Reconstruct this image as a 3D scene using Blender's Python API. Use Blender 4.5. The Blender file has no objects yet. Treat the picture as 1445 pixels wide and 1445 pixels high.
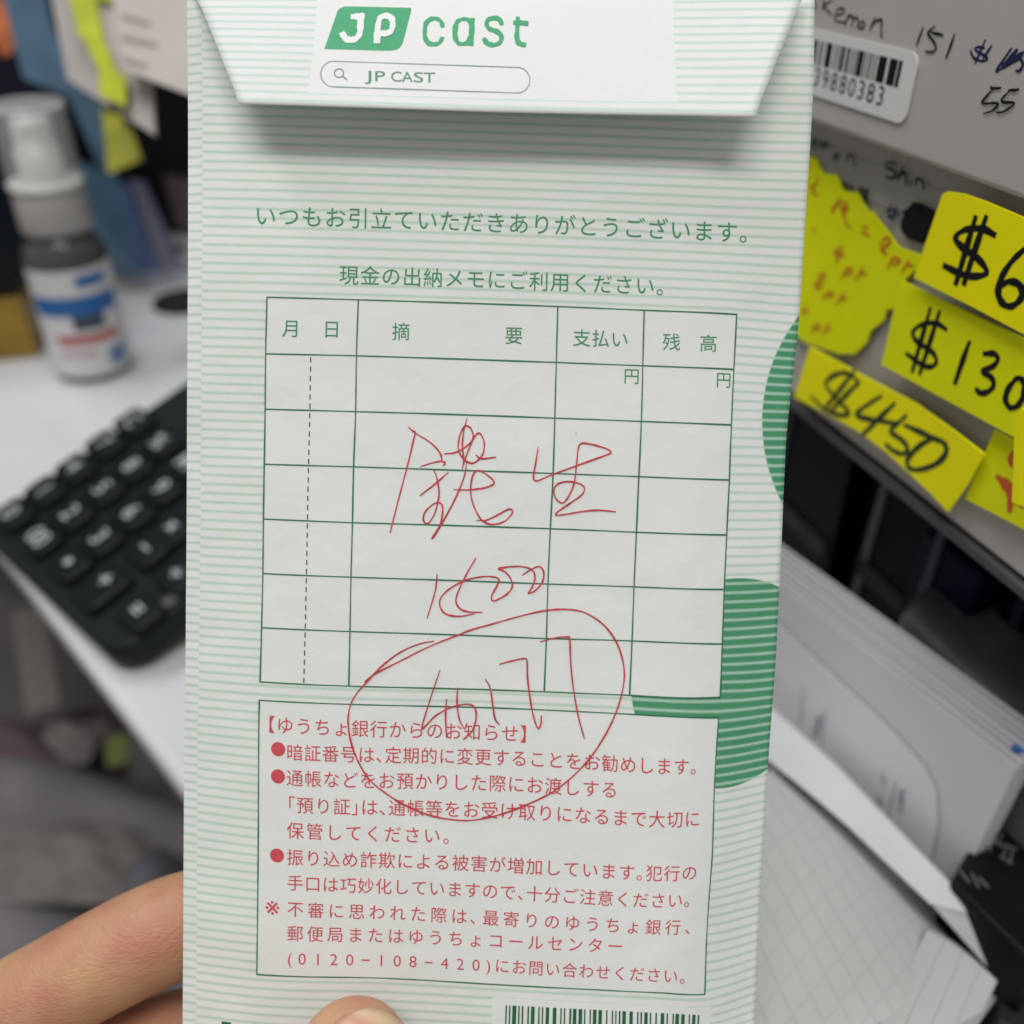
import bpy, bmesh, math, random
import numpy as np
from mathutils import Vector, Matrix
random.seed(7)
sc = bpy.context.scene
COL = sc.collection

# ------------------------------------------------------------------ camera, world, lamps, exposure
CAM = Vector((0, 0, 0.217))
PITCH = math.radians(34)
FPX, CX = 1336.0, 722.5
RT = Vector((1, 0, 0)); UP = Vector((0, math.sin(PITCH), math.cos(PITCH))); FW = Vector((0, math.cos(PITCH), -math.sin(PITCH)))
cd = bpy.data.cameras.new('camera'); cam = bpy.data.objects.new('camera', cd); COL.objects.link(cam)
cam.location = CAM; cam.rotation_euler = (math.pi / 2 - PITCH, 0, 0)
cd.sensor_width = 36; cd.lens = 36 * FPX / 1445; cd.clip_start = 0.005; cd.clip_end = 50
cd.dof.use_dof = True; cd.dof.focus_distance = 0.1395; cd.dof.aperture_fstop = 11.5
sc.camera = cam
wd = bpy.data.worlds.new('World'); sc.world = wd; wd.use_nodes = True
wd.node_tree.nodes['Background'].inputs[0].default_value = (1.0, 0.97, 0.95, 1)
wd.node_tree.nodes['Background'].inputs[1].default_value = 0.36

def area(name, loc, target, sx, sy, power, col):
    l = bpy.data.lights.new(name, 'AREA'); l.shape = 'RECTANGLE'; l.size = sx; l.size_y = sy; l.energy = power; l.color = col
    o = bpy.data.objects.new(name, l); COL.objects.link(o); o.location = loc
    o.rotation_euler = (Vector(target) - Vector(loc)).to_track_quat('-Z', 'Y').to_euler(); return o
area('overhead_lamp', (0.0, -0.48, 1.58), (0, 0.115, 0.14), 1.15, 0.35, 13.9, (1.0, 0.985, 0.96))
area('overhead_lamp', (-0.7, 0.55, 1.7), (-0.1, 0.35, 0.0), 1.1, 0.25, 13.0, (0.97, 0.98, 1.0))  # second overhead lamp, added to brighten the shelf side
sc.view_settings.view_transform = 'Standard'; sc.view_settings.look = 'None'
sc.view_settings.exposure = 0; sc.view_settings.gamma = 1; sc.view_settings.use_curve_mapping = False

# ------------------------------------------------------------------ helpers
def ray(px, py):
    return RT * ((px - CX) / FPX) + UP * ((CX - py) / FPX) + FW
def W(px, py, t):
    return CAM + ray(px, py) * t
def onz(px, py, z):
    r = ray(px, py); return CAM + r * ((z - CAM.z) / r.z)
def lin(c):
    return tuple((x / 255 / 12.92 if x / 255 <= .04045 else ((x / 255 + .055) / 1.055) ** 2.4) for x in c)
def mat(name, c, rough=.5, noise=0.0, nscale=200, bump=0, bscale=800, spec=.5, **kw):
    if max(c) < .03 and spec == .5: spec = .14
    m = bpy.data.materials.new(name); m.use_nodes = True; nt = m.node_tree; b = nt.nodes['Principled BSDF']
    b.inputs['Roughness'].default_value = rough; b.inputs['Specular IOR Level'].default_value = spec
    b.inputs['Base Color'].default_value = (*c, 1)
    for k, v in kw.items(): b.inputs[k.replace('_', ' ')].default_value = v
    tc = nt.nodes.new('ShaderNodeTexCoord')
    if noise:
        n = nt.nodes.new('ShaderNodeTexNoise'); n.inputs['Scale'].default_value = nscale; n.inputs['Detail'].default_value = 5
        nt.links.new(tc.outputs['Object'], n.inputs['Vector'])
        r = nt.nodes.new('ShaderNodeMapRange'); r.inputs[1].default_value = .3; r.inputs[2].default_value = .7
        r.inputs[3].default_value = 1 - noise; r.inputs[4].default_value = 1 + noise
        nt.links.new(n.outputs[0], r.inputs[0])
        mx = nt.nodes.new('ShaderNodeVectorMath'); mx.operation = 'SCALE'; mx.inputs[0].default_value = c
        nt.links.new(r.outputs[0], mx.inputs['Scale']); nt.links.new(mx.outputs[0], b.inputs['Base Color'])
    if bump:
        n = nt.nodes.new('ShaderNodeTexNoise'); n.inputs['Scale'].default_value = bscale; n.inputs['Detail'].default_value = 4
        nt.links.new(tc.outputs['Object'], n.inputs['Vector'])
        bp = nt.nodes.new('ShaderNodeBump'); bp.inputs['Strength'].default_value = bump; bp.inputs['Distance'].default_value = .0002
        nt.links.new(n.outputs[0], bp.inputs['Height']); nt.links.new(bp.outputs[0], b.inputs['Normal'])
    return m
def thing(name, label, cat, loc=(0, 0, 0), group=None):
    o = bpy.data.objects.new(name, None); COL.objects.link(o); o.location = loc; o.empty_display_size = .01
    return tag(o, label, cat, group)
def tag(o, label, cat, group=None):
    o['label'] = label; o['category'] = cat
    if group: o['group'] = group
    return o
def parent(o, p):
    bpy.context.view_layer.update()
    o.parent = p; o.matrix_parent_inverse = p.matrix_world.inverted()
def mesh(name, verts, faces, m, par=None, smooth=False, uvs=None):
    me = bpy.data.meshes.new(name); me.from_pydata([tuple(v) for v in verts], [], faces); me.validate()
    if uvs is not None:
        uv = me.uv_layers.new(name='UVMap')
        for lp in me.loops: uv.data[lp.index].uv = uvs[lp.vertex_index]
    me.materials.append(m)
    if smooth: me.shade_smooth()
    o = bpy.data.objects.new(name, me); COL.objects.link(o)
    if par: parent(o, par)
    return o
def bevel(o, w, seg=3):
    b = o.modifiers.new('bevel', 'BEVEL'); b.width = w; b.segments = seg; b.limit_method = 'ANGLE'; o.data.shade_smooth()
    try:
        o.modifiers.new('wn', 'WEIGHTED_NORMAL')
    except Exception: pass
    return o
def prism(name, base, ext, m, par=None, bev=0):
    """solid: polygon of 3D points extruded along the vector ext"""
    n = len(base); v = [Vector(p) for p in base] + [Vector(p) + Vector(ext) for p in base]
    f = [list(range(n))[::-1], list(range(n, 2 * n))] + [[i, (i + 1) % n, n + (i + 1) % n, n + i] for i in range(n)]
    nn = (v[1] - v[0]).cross(v[2] - v[0])
    a = Vector((0, 0, 0))
    for i in range(n): a += (v[i] - v[0]).cross(v[(i + 1) % n] - v[0])
    if a.dot(Vector(ext)) < 0: f = [x[::-1] for x in f]
    o = mesh(name, v, f, m, par)
    if bev: bevel(o, bev)
    return o
def lathe(name, prof, m, loc, par=None, seg=48, smooth=True):
    v, f = [], []
    for r, z in prof:
        for k in range(seg):
            a = 2 * math.pi * k / seg; v.append((loc[0] + r * math.cos(a), loc[1] + r * math.sin(a), loc[2] + z))
    for i in range(len(prof) - 1):
        for k in range(seg):
            f.append([i * seg + k, i * seg + (k + 1) % seg, (i + 1) * seg + (k + 1) % seg, (i + 1) * seg + k])
    if prof[0][0] > 1e-6 and False: f.append(list(range(seg))[::-1])
    return mesh(name, v, f, m, par, smooth)
def catmull(pts, sub=8, closed=False):
    P = [np.array(p, float) for p in pts]
    if len(P) < 3: return [P[0] + (P[-1] - P[0]) * k / sub for k in range(sub + 1)]
    Q = [2 * P[0] - P[1]] + P + [2 * P[-1] - P[-2]]; out = []
    for i in range(1, len(Q) - 2):
        a, b, c, d = Q[i - 1:i + 3]
        for k in range(sub):
            t = k / sub
            out.append(.5 * (2 * b + (c - a) * t + (2 * a - 5 * b + 4 * c - d) * t * t + (3 * b - a - 3 * c + d) * t ** 3))
    out.append(P[-1]); return out
class Ribbon:
    """pen strokes in 2-D surface coordinates; put(a, b, h) gives the 3-D point"""
    def __init__(self, put, h0=3e-5): self.v = []; self.f = []; self.put = put; self.h = h0
    def stroke(self, pts, w, sub=8, taper=.35, step=4e-7, smooth=True):
        P = catmull(pts, sub) if smooth else [np.array(p, float) for p in pts]
        n = len(P); b0 = len(self.v)
        for i in range(n):
            t = P[min(i + 1, n - 1)] - P[max(i - 1, 0)]; L = np.hypot(*t) or 1; t = t / L; nn = np.array([-t[1], t[0]])
            e = min(i, n - 1 - i) / max(1, min(10, n / 4)); k = w * .5 * (1 - taper + taper * min(1, e))
            k *= 1 + .10 * math.sin(i * .7 + len(pts)) + .14 * math.sin(i * .19 + 2 * len(pts))
            p = P[i]
            if i == 0: p = p - t * w * .3
            if i == n - 1: p = p + t * w * .3
            self.v += [self.put(*(p + nn * k), self.h), self.put(*(p - nn * k), self.h)]; self.h += step
        for i in range(n - 1):
            a = b0 + 2 * i; self.f.append([a, a + 1, a + 3, a + 2])
    def poly(self, pts):
        b0 = len(self.v); self.v += [self.put(*p, self.h) for p in pts]; self.f.append(list(range(b0, b0 + len(pts))))
        self.h += 4e-7
    def build(self, name, m, par): return mesh(name, self.v, self.f, m, par)
_gl = {}
def glyph(ch, offset=-.010):
    k = (ch, offset)
    if k not in _gl:
        c = bpy.data.curves.new('g', 'FONT'); c.body = ch; c.offset = offset; c.resolution_u = 3
        o = bpy.data.objects.new('g', c); COL.objects.link(o)
        dg = bpy.context.evaluated_depsgraph_get(); me = bpy.data.meshes.new_from_object(o.evaluated_get(dg))
        v = np.array([x.co[:2] for x in me.vertices]).reshape(-1, 2); f = [list(p.vertices) for p in me.polygons]
        bpy.data.objects.remove(o); bpy.data.meshes.remove(me); bpy.data.curves.remove(c); _gl[k] = (v, f)
    return _gl[k]
def settext(R, s, p0, p1, size, adv=None, offset=-.010, center=False, half='', hs=.5):
    """write s along p0->p1 (em-box centre line, surface coords with b pointing DOWN), one cell per character"""
    p0 = np.array(p0, float); p1 = np.array(p1, float); d = p1 - p0; L = np.hypot(*d); d = d / L; dn = np.array([-d[1], d[0]])
    ws = [(hs if c in half else 1.0) for c in s] if adv is None else adv
    pitch = L / sum(ws); x = 0
    for c, w in zip(s, ws):
        if c != ' ':
            v, f = glyph(c, offset if ord(c) > 255 else offset - .004)
            if len(v):
                ox = x * pitch
                if center: ox += (w * pitch - size * (v[:, 0].max() + v[:, 0].min())) / 2
                else: ox += (pitch - size) * .5 * (1 if w == 1 else 0)
                if c in half and c in '「【（(': ox -= (1 - w) * size
                cy = .38 if ord(c) > 255 else .36
                b0 = len(R.v)
                for q in v: R.v.append(R.put(*(p0 + d * (ox + q[0] * size) - dn * ((q[1] - cy) * size)), R.h))
                R.f += [[b0 + i for i in t] for t in f]
        x += w

# ------------------------------------------------------------------ envelope surface: printed layout (u,v) -> image -> 3-D sheet
class TPS:
    def __init__(self, src, dst):
        self.s = np.array(src, float); self.k = 1 / 700.; S = self.s * self.k; n = len(S)
        r2 = ((S[:, None] - S[None]) ** 2).sum(-1); K = np.where(r2 > 0, r2 * np.log(r2 + 1e-20), 0) + np.eye(n) * 2e-4
        Pm = np.c_[np.ones(n), S]; A = np.block([[K, Pm], [Pm.T, np.zeros((3, 3))]])
        self.c = np.linalg.solve(A, np.r_[np.array(dst, float), np.zeros((3, len(dst[0])))]); self.S = S
    def __call__(self, p):
        p = np.atleast_2d(np.array(p, float)) * self.k
        r2 = ((p[:, None] - self.S[None]) ** 2).sum(-1); K = np.where(r2 > 0, r2 * np.log(r2 + 1e-20), 0)
        return np.c_[K, np.ones(len(p)), p] @ self.c
V = [430, 509, 587, 665, 743, 821, 899, 977]
U = [0, 128.5, 410, 532, 663]
cp = {}
def C(u, v, x, y): cp[(u, v)] = (x, y)
for v, x, y in zip(V, [376.8, 374.9, 374.2, 373, 371.8, 371, 369.2, 367], [419.4, 499.2, 577.4, 655, 732.4, 809.3, 885.6, 962]): C(0, v, x, y)
for v, x, y in zip(V, [505.7, 503, 501.9, 499, 497.4, 495.3, 493.9, 492.2], [423, 502, 580.8, 658.6, 737.5, 814.3, 891, 968]): C(128.5, v, x, y)
for v, x, y in zip(V, [787, 785, 782.8, 780.5, 776.6, 773.2, 771, 768], [432.5, 511.4, 590, 668, 746, 824, 901, 976]): C(410, v, x, y)
for v, x, y in zip(V, [909, 907, 905, 901.4, 898, 894.6, 891.8, 888.4], [437.8, 516, 594.6, 672.5, 751, 828, 904.3, 981]): C(532, v, x, y)
for v, x, y in zip(V, [1039.4, 1035.4, 1032, 1029, 1025.3, 1021.8, 1019, 1016], [443.7, 521.3, 599.6, 677.2, 754.8, 831.7, 908.6, 983.8]): C(663, v, x, y)
C(0, 1003, 366, 988); C(663, 1003, 1014, 1012.8); C(0, 1403, 362.4, 1374.8); C(663, 1403, 994.5, 1403)
C(330, 1003, 688, 998.5); C(165, 1403, 521.5, 1379.5); C(330, 1403, 680, 1388); C(500, 1403, 841, 1396.5); C(600, 1403, 936, 1401)
UL, UR, VT, VB = -109, 753, -8, 1640
for v, x, y in [(430, 265.5, 416.5), (587, 264.5, 574), (743, 264, 727.5), (850, 263.2, 831), (977, 262.3, 953.5), (1200, 260, 1165), (1403, 259, 1361.5), (1500, 258.3, 1453), (1640, 257, 1585)]: C(UL, v, x, y)
for v, x, y in [(0, 264.5, -16), (176, 266, 161), (300, 266, 286)]: C(UL, v, x, y)
for v, x, y in [(0, 1149.5, 4), (110, 1148, 119), (220, 1141.5, 234), (325, 1134.5, 343), (430, 1127.5, 451), (600, 1110, 614), (700, 1105, 712), (850, 1098.5, 856), (1000, 1089.5, 1000.5), (1100, 1083, 1094), (1250, 1075, 1233), (1403, 1068.3, 1381), (1500, 1064, 1471), (1640, 1058, 1602)]: C(UR, v, x, y)
C(0, 0, 381, -12); C(330, 0, 718, -5); C(663, 0, 1058, 1); C(0, 200, 379, 188); C(330, 215, 711, 214); C(663, 205, 1049, 216)
C(0, 1200, 364.5, 1179.5); C(663, 1200, 1005, 1206); C(0, 1500, 361.3, 1466); C(330, 1500, 677, 1479); C(663, 1500, 990, 1494)
C(0, 1640, 359, 1598); C(330, 1640, 673, 1611); C(663, 1640, 983, 1626)
tps = TPS(list(cp.keys()), list(cp.values()))
itps = TPS(list(cp.values()), list(cp.keys()))
def ss(x): x = np.clip(x, 0, 1); return x * x * (3 - 2 * x)
def depth(u, v, py):
    d = .140 * (1 + .047 * (py - 700) / 960)
    d = d + ss((u - 585) / 200) * (.0022 + .0034 * np.clip((v - 500) / 900, 0, 1))
    d = d + np.clip(-u / 109, 0, 1.2) ** 2 * (.0006 + .0028 * np.clip((v - 560) / 700, 0, 1))
    d = d + .00035 * np.sin(v / 95. + u / 300.) * np.clip((640 - v) / 300, 0, 1) + .00022 * np.sin(u / 120. + v / 260.)
    return d
def env_pts(uv):
    uv = np.atleast_2d(np.array(uv, float)); q = tps(uv); d = depth(uv[:, 0], uv[:, 1], q[:, 1])
    return np.array([W(x, y, t) for (x, y), t in zip(q, d)])
def env_put(u, v, h):
    P = env_pts([(u, v), (u + 2, v), (u, v + 2)])
    n = np.cross(P[1] - P[0], P[2] - P[0]); n /= np.linalg.norm(n)
    if n @ (P[0] - np.array(CAM)) > 0: n = -n
    return tuple(P[0] + n * h)
def uv_of(px, py):
    g = itps([(px, py)])[0]
    for _ in range(6):
        q = tps([g, g + [1, 0], g + [0, 1]]); J = np.array([q[1] - q[0], q[2] - q[0]]).T
        g = g + np.linalg.solve(J, np.array([px, py]) - q[0])
    return g

def paper_mat(name, flap=False, blobs=(), boxes=(), v0=0., seam=None, pitch=13.0, width=.30, base=(.795, .822, .795)):
    m = bpy.data.materials.new(name); m.use_nodes = True; nt = m.node_tree; N = nt.nodes; Lk = nt.links; b = N['Principled BSDF']
    b.inputs['Roughness'].default_value = .62; b.inputs['Specular IOR Level'].default_value = .25
    uvn = N.new('ShaderNodeUVMap'); sx = N.new('ShaderNodeSeparateXYZ'); Lk.new(uvn.outputs[0], sx.inputs[0])
    def M(op, a, bb=None, c=None, clamp=False):
        n = N.new('ShaderNodeMath'); n.operation = op; n.use_clamp = clamp
        for i, x in enumerate((a, bb, c)):
            if x is None: continue
            if isinstance(x, (int, float)): n.inputs[i].default_value = x
            else: Lk.new(x, n.inputs[i])
        return n.outputs[0]
    u = M('MULTIPLY', sx.outputs[0], 1000.); v = M('MULTIPLY', sx.outputs[1], 1000.)
    nz = N.new('ShaderNodeTexNoise'); nz.inputs['Scale'].default_value = 420; nz.inputs['Detail'].default_value = 2; Lk.new(uvn.outputs[0], nz.inputs['Vector'])
    n2 = N.new('ShaderNodeTexNoise'); n2.inputs['Scale'].default_value = 1600 / 4; n2.inputs['Detail'].default_value = 6
    mp = N.new('ShaderNodeMapping'); mp.inputs['Scale'].default_value = (1.0, 1.4, 1); Lk.new(uvn.outputs[0], mp.inputs[0]); Lk.new(mp.outputs[0], n2.inputs['Vector'])
    vv = M('ADD', v, M('MULTIPLY', M('SUBTRACT', nz.outputs[0], .5), 3.4))
    vv = M('ADD', vv, M('MULTIPLY', M('SINE', M('MULTIPLY', M('ADD', u, M('MULTIPLY', v, .8)), 1.75)), .75))
    if seam is not None: vv = M('ADD', vv, M('MULTIPLY', M('LESS_THAN', u, seam), 5.0))
    fr = M('FRACT', M('DIVIDE', M('SUBTRACT', vv, v0), pitch))
    tri = M('ABSOLUTE', M('SUBTRACT', fr, .5))                     # stripe centred on .5
    st = M('DIVIDE', M('SUBTRACT', width / 2 + .09, tri), .18, clamp=True)
    mask = None
    for (a0, b0, a1, b1) in boxes:
        k = M('MULTIPLY', M('MULTIPLY', M('GREATER_THAN', u, a0), M('LESS_THAN', u, a1)), M('MULTIPLY', M('GREATER_THAN', v, b0), M('LESS_THAN', v, b1)))
        mask = k if mask is None else M('MAXIMUM', mask, k)
    keep = M('SUBTRACT', 1.0, mask) if mask is not None else None
    bm_ = None
    for (cu, cv, ru, rv) in blobs:
        e = M('SQRT', M('ADD', M('POWER', M('DIVIDE', M('SUBTRACT', u, cu), ru), 2.), M('POWER', M('DIVIDE', M('SUBTRACT', v, cv), rv), 2.)))
        k = M('MULTIPLY', M('SUBTRACT', 1.006, e), 90., clamp=True); bm_ = k if bm_ is None else M('MAXIMUM', bm_, k)
    grain = M('MULTIPLY_ADD', n2.outputs[0], .9, .42, clamp=True)
    def mix(f, a, c):
        n = N.new('ShaderNodeMix'); n.data_type = 'RGBA'
        if isinstance(f, (int, float)): n.inputs[0].default_value = f
        else: Lk.new(f, n.inputs[0])
        for i, x in ((6, a), (7, c)):
            if isinstance(x, tuple): n.inputs[i].default_value = (*x, 1)
            else: Lk.new(x, n.inputs[i])
        return n.outputs[2]
    n3 = N.new('ShaderNodeTexNoise'); n3.inputs['Scale'].default_value = 9; n3.inputs['Detail'].default_value = 4; Lk.new(uvn.outputs[0], n3.inputs['Vector'])
    fib = N.new('ShaderNodeTexNoise'); fib.inputs['Scale'].default_value = 260; fib.inputs['Detail'].default_value = 8; Lk.new(uvn.outputs[0], fib.inputs['Vector'])
    white = mix(M('MULTIPLY', fib.outputs[0], .5), base, tuple(x * .93 for x in base))
    white = mix(M('MULTIPLY', n3.outputs[0], .4), white, (base[0] * .93, base[1] * .92, base[2] * .90))
    # specks of dirt
    vo = N.new('ShaderNodeTexVoronoi'); vo.inputs['Scale'].default_value = 26; Lk.new(uvn.outputs[0], vo.inputs['Vector'])
    sp = M('MULTIPLY', M('LESS_THAN', vo.outputs['Distance'], .022), M('GREATER_THAN', M('FRACT', M('MULTIPLY', vo.outputs['Color'], 7.3)), .55))
    white = mix(M('MULTIPLY', sp, .75), white, (.12, .08, .07))
    light = (.48, .645, .53) if not flap else (.50, .68, .58)
    s = M('MULTIPLY', st, grain)
    if keep is not None: s = M('MULTIPLY', s, keep)
    col = mix(s, white, light)
    if bm_ is not None:
        if keep is not None: bm_ = M('MULTIPLY', bm_, keep)
        dk = mix(M('MULTIPLY', n2.outputs[0], .55), (.050, .265, .125), (.12, .38, .21))
        inb = mix(st, dk, (.40, .60, .475)); col = mix(bm_, col, inb)
    Lk.new(col, b.inputs['Base Color'])
    bp = N.new('ShaderNodeBump'); bp.inputs['Strength'].default_value = .16; bp.inputs['Distance'].default_value = .0001
    Lk.new(fib.outputs[0], bp.inputs['Height'])
    wr = N.new('ShaderNodeTexNoise'); wr.inputs['Scale'].default_value = 7; wr.inputs['Detail'].default_value = 3.5; wr.inputs['Distortion'].default_value = .15; Lk.new(uvn.outputs[0], wr.inputs['Vector'])
    b2 = N.new('ShaderNodeBump'); b2.inputs['Strength'].default_value = .55; b2.inputs['Distance'].default_value = .0011; Lk.new(wr.outputs[0], b2.inputs['Height']); Lk.new(bp.outputs[0], b2.inputs['Normal'])
    Lk.new(b2.outputs[0], b.inputs['Normal'])
    return m
c2 = uv_of(1036, 963)
topv = uv_of(1040, 816)[1]; botv = uv_of(1030, 1111)[1]
bc0 = uv_of(695, 1409); bc1 = uv_of(1003, 1435)
M_paper = paper_mat('striped_paper', blobs=[(959, 562, 248, 248), (c2[0], (topv + botv) / 2, 152, (botv - topv) / 2)],
                    boxes=[(0, 430, 663, 977), (0, 1003, 663, 1403), (bc0[0], bc0[1] - 2, bc1[0], bc0[1] + 75)], v0=488 - 6.5 - 390, seam=-90)
M_green = mat('green_print', (.045, .265, .115), .6, .10, 900); M_line = mat('green_rule', (.028, .175, .082), .6, .12, 900)
M_dash = mat('dash_ink', (.06, .075, .07), .6); M_red = mat('red_print', (.62, .075, .095), .6, .08, 900)
M_pen = mat('red_ballpoint', (.54, .052, .065), .45, .35, 1100); M_bar = mat('dark_green_print', (.012, .12, .045), .6)
M_logo = mat('logo_green', (.04, .36, .16), .55, .05, 900)

env = thing('envelope', 'white bank envelope with pale green stripes, printed table and red handwriting', 'envelope', W(700, 1590, .148))
nu, nv = 104, 168
us = np.linspace(UL, UR, nu + 1); vs = np.linspace(VT, VB, nv + 1)
grid = np.array([(u, v) for v in vs for u in us]); P = env_pts(grid)
rng = np.random.default_rng(3)
# small edge nicks and the crumpled top corner
faces = [[j * (nu + 1) + i, (j + 1) * (nu + 1) + i, (j + 1) * (nu + 1) + i + 1, j * (nu + 1) + i + 1] for j in range(nv) for i in range(nu)]
body = mesh('back_panel', P, faces, M_paper, env, True, uvs=[tuple(g / 1000) for g in grid])
sol = body.modifiers.new('paper_layers', 'SOLIDIFY'); sol.thickness = .0007
sol.offset = -1 if True else 1
# the wrapped side strip lies over the panel along the left edge
us2 = np.linspace(UL - .4, -90, 8); g2 = np.array([(u, v) for v in vs for u in us2]); n2_ = len(us2)
P2 = [env_put(u, v, 5e-5 if u < -91 else 4e-6) for u, v in g2]
mesh('side_fold', P2, [[j * n2_ + i, (j + 1) * n2_ + i, (j + 1) * n2_ + i + 1, j * n2_ + i + 1] for j in range(nv) for i in range(n2_ - 1)], M_paper, env, True, uvs=[(g[0] / 1000 - .002, (g[1] + .15 * np.clip(1 - g[1] / 550, 0, 1) * (g[0] + 99.5)) / 1000) for g in g2])

# table rules
R = Ribbon(env_put, 5e-5)
def rule(R, a, b, w, n=60):
    a, b = np.array(a, float), np.array(b, float); R.stroke([a + (b - a) * k / n for k in range(n + 1)], w, smooth=False, taper=0, step=0); R.h += 2e-6
for v in V: rule(R, (0, v), (663, v), 2.0)
for u in U: rule(R, (u, 430), (u, 977), 2.0)
tb = R.build('printed_table', M_line, body)
R = Ribbon(env_put, 6e-5)
for k in range(36):
    a = 513 + k * 13.0
    if a < 972: R.stroke([(63.5, a), (63.5, a + 3), (63.5, a + 6.3)], 1.7, smooth=False, taper=0)
R.build('dashed_rule', M_dash, tb)
R = Ribbon(env_put, 5e-5)
def box(R, u0, v0, u1, v1, w):
    rule(R, (u0, v0), (u1, v0), w); rule(R, (u1, v0), (u1, v1), w); rule(R, (u1, v1), (u0, v1), w); rule(R, (u0, v1), (u0, v0), w)
box(R, 0, 1003, 663, 1403, 1.9)
nb = R.build('printed_notice', M_line, body)
# printed text (em-box centre lines measured on the paper)
def line(R, s, x0, y0, x1, y1, size, **kw): settext(R, s, uv_of(x0, y0), uv_of(x1, y1), size, **kw)
R = Ribbon(env_put, 5e-5)
line(R, 'いつもお引立ていただきありがとうございます。', 358, 304, 1075, 329.5, 31.5, offset=0)
line(R, '現金の出納メモにご利用ください。', 477.5, 387.5, 955, 405, 28.8, offset=0)
R.build('printed_greeting', M_green, body)
R = Ribbon(env_put, 6e-5)
for ch, x, y in (('月', 411, 463), ('日', 468, 464), ('摘', 566, 467.5), ('要', 725, 473), ('残', 947.5, 482), ('高', 999.5, 484)):
    line(R, ch, x - 13.5, y, x + 13.5, y + .6, 26.5, offset=-.002)
line(R, '支払い', 807.5, 476, 887.5, 479, 26.5, offset=-.002)
line(R, '円', 879, 530, 903.5, 531, 24, offset=-.002); line(R, '円', 1009, 535.5, 1033, 536.4, 24, offset=-.002)
R.build('column_titles', M_green, tb)
R = Ribbon(env_put, 5e-5); H = '【】、」「'
O = 0.0
line(R, '【ゆうちょ銀行からのお知らせ】', 376, 1021.5, 746.6, 1036, 26.3, half=H, offset=O)
line(R, '暗証番号は、定期的に変更することをお勧めします。', 403.3, 1061, 997, 1081, 25.3, half=H, offset=O)
line(R, '通帳などをお預かりした際にお渡しする', 403, 1097, 873, 1115, 25.8, half=H, offset=O)
line(R, '「預り証」は、通帳等をお受け取りになるまで大切に', 404.5, 1135, 989, 1154.5, 25.8, half=H, offset=O)
line(R, '保管してください。', 403, 1171, 651, 1180.5, 26, half=H, offset=O)
line(R, '振り込め詐欺による被害が増加しています。犯行の', 403.5, 1209, 985, 1230.5, 25.6, half='。', offset=O)
line(R, '手口は巧妙化していますので、十分ご注意ください。', 404, 1245, 987.5, 1268, 25, half='、', offset=O)
line(R, '※', 368, 1278.5, 414, 1280, 38, offset=-.004)
line(R, '不審に思われた際は、最寄りのゆうちょ銀行、', 402.4, 1282, 990, 1306, 24.8, adv=[1] * 9 + [.55] + [1] * 11, offset=O)
line(R, '郵便局またはゆうちょコールセンター', 402.4, 1316.5, 882, 1335.5, 24.8, offset=O)
line(R, '(0120−108−420)', 403, 1352, 695, 1362.5, 24.5, adv=[.55] + [1] * 12 + [.55], center=True, offset=O)
line(R, 'にお問い合わせください。', 696.8, 1362, 981, 1378.5, 23.6, offset=O)
for x, y in ((392.6, 1057), (392.4, 1095.5), (391, 1207)):
    c = uv_of(x, y); R.poly([c + 10.3 * np.array([math.cos(a), -math.sin(a)]) for a in np.linspace(0, 2 * math.pi, 25)[:-1]])
R.build('notice_text', M_red, nb)
# bar code at the foot and a printed mark
R = Ribbon(env_put, 5e-5)
bars = [85,92,103,110,120,140,150,157,168,176,197,205,215,233,252,259,270,277,290,307,326,344,364,371,382,389,410,420,428,446,457,475,485,492,513,520,530,548,558,576,597,604,626,633,644,650,662,670,680,698,716,733,755,762,772,780,792,809,820,827,848,856,875,893,905,912,935,942,950,968,980,997,1018,1024,1036,1052,1063,1071]
for a, b in zip(bars[::2], bars[1::2]):
    y = lambda x: 1380 + (138 + (x - 85) * .0508) / 3.61
    p = uv_of(690 + a / 3.61, y(a)); q = uv_of(690 + b / 3.61, y(b))
    R.poly([p, (p[0], p[1] + 48), (q[0], q[1] + 48), q])
R.build('printed_barcode', M_bar, body)
R = Ribbon(env_put, 6e-5); p = uv_of(313, 1441); R.poly([p, p + [0, 8], p + [14, 8], p + [14, 0]])
R.build('printed_mark', M_bar, body)
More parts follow.
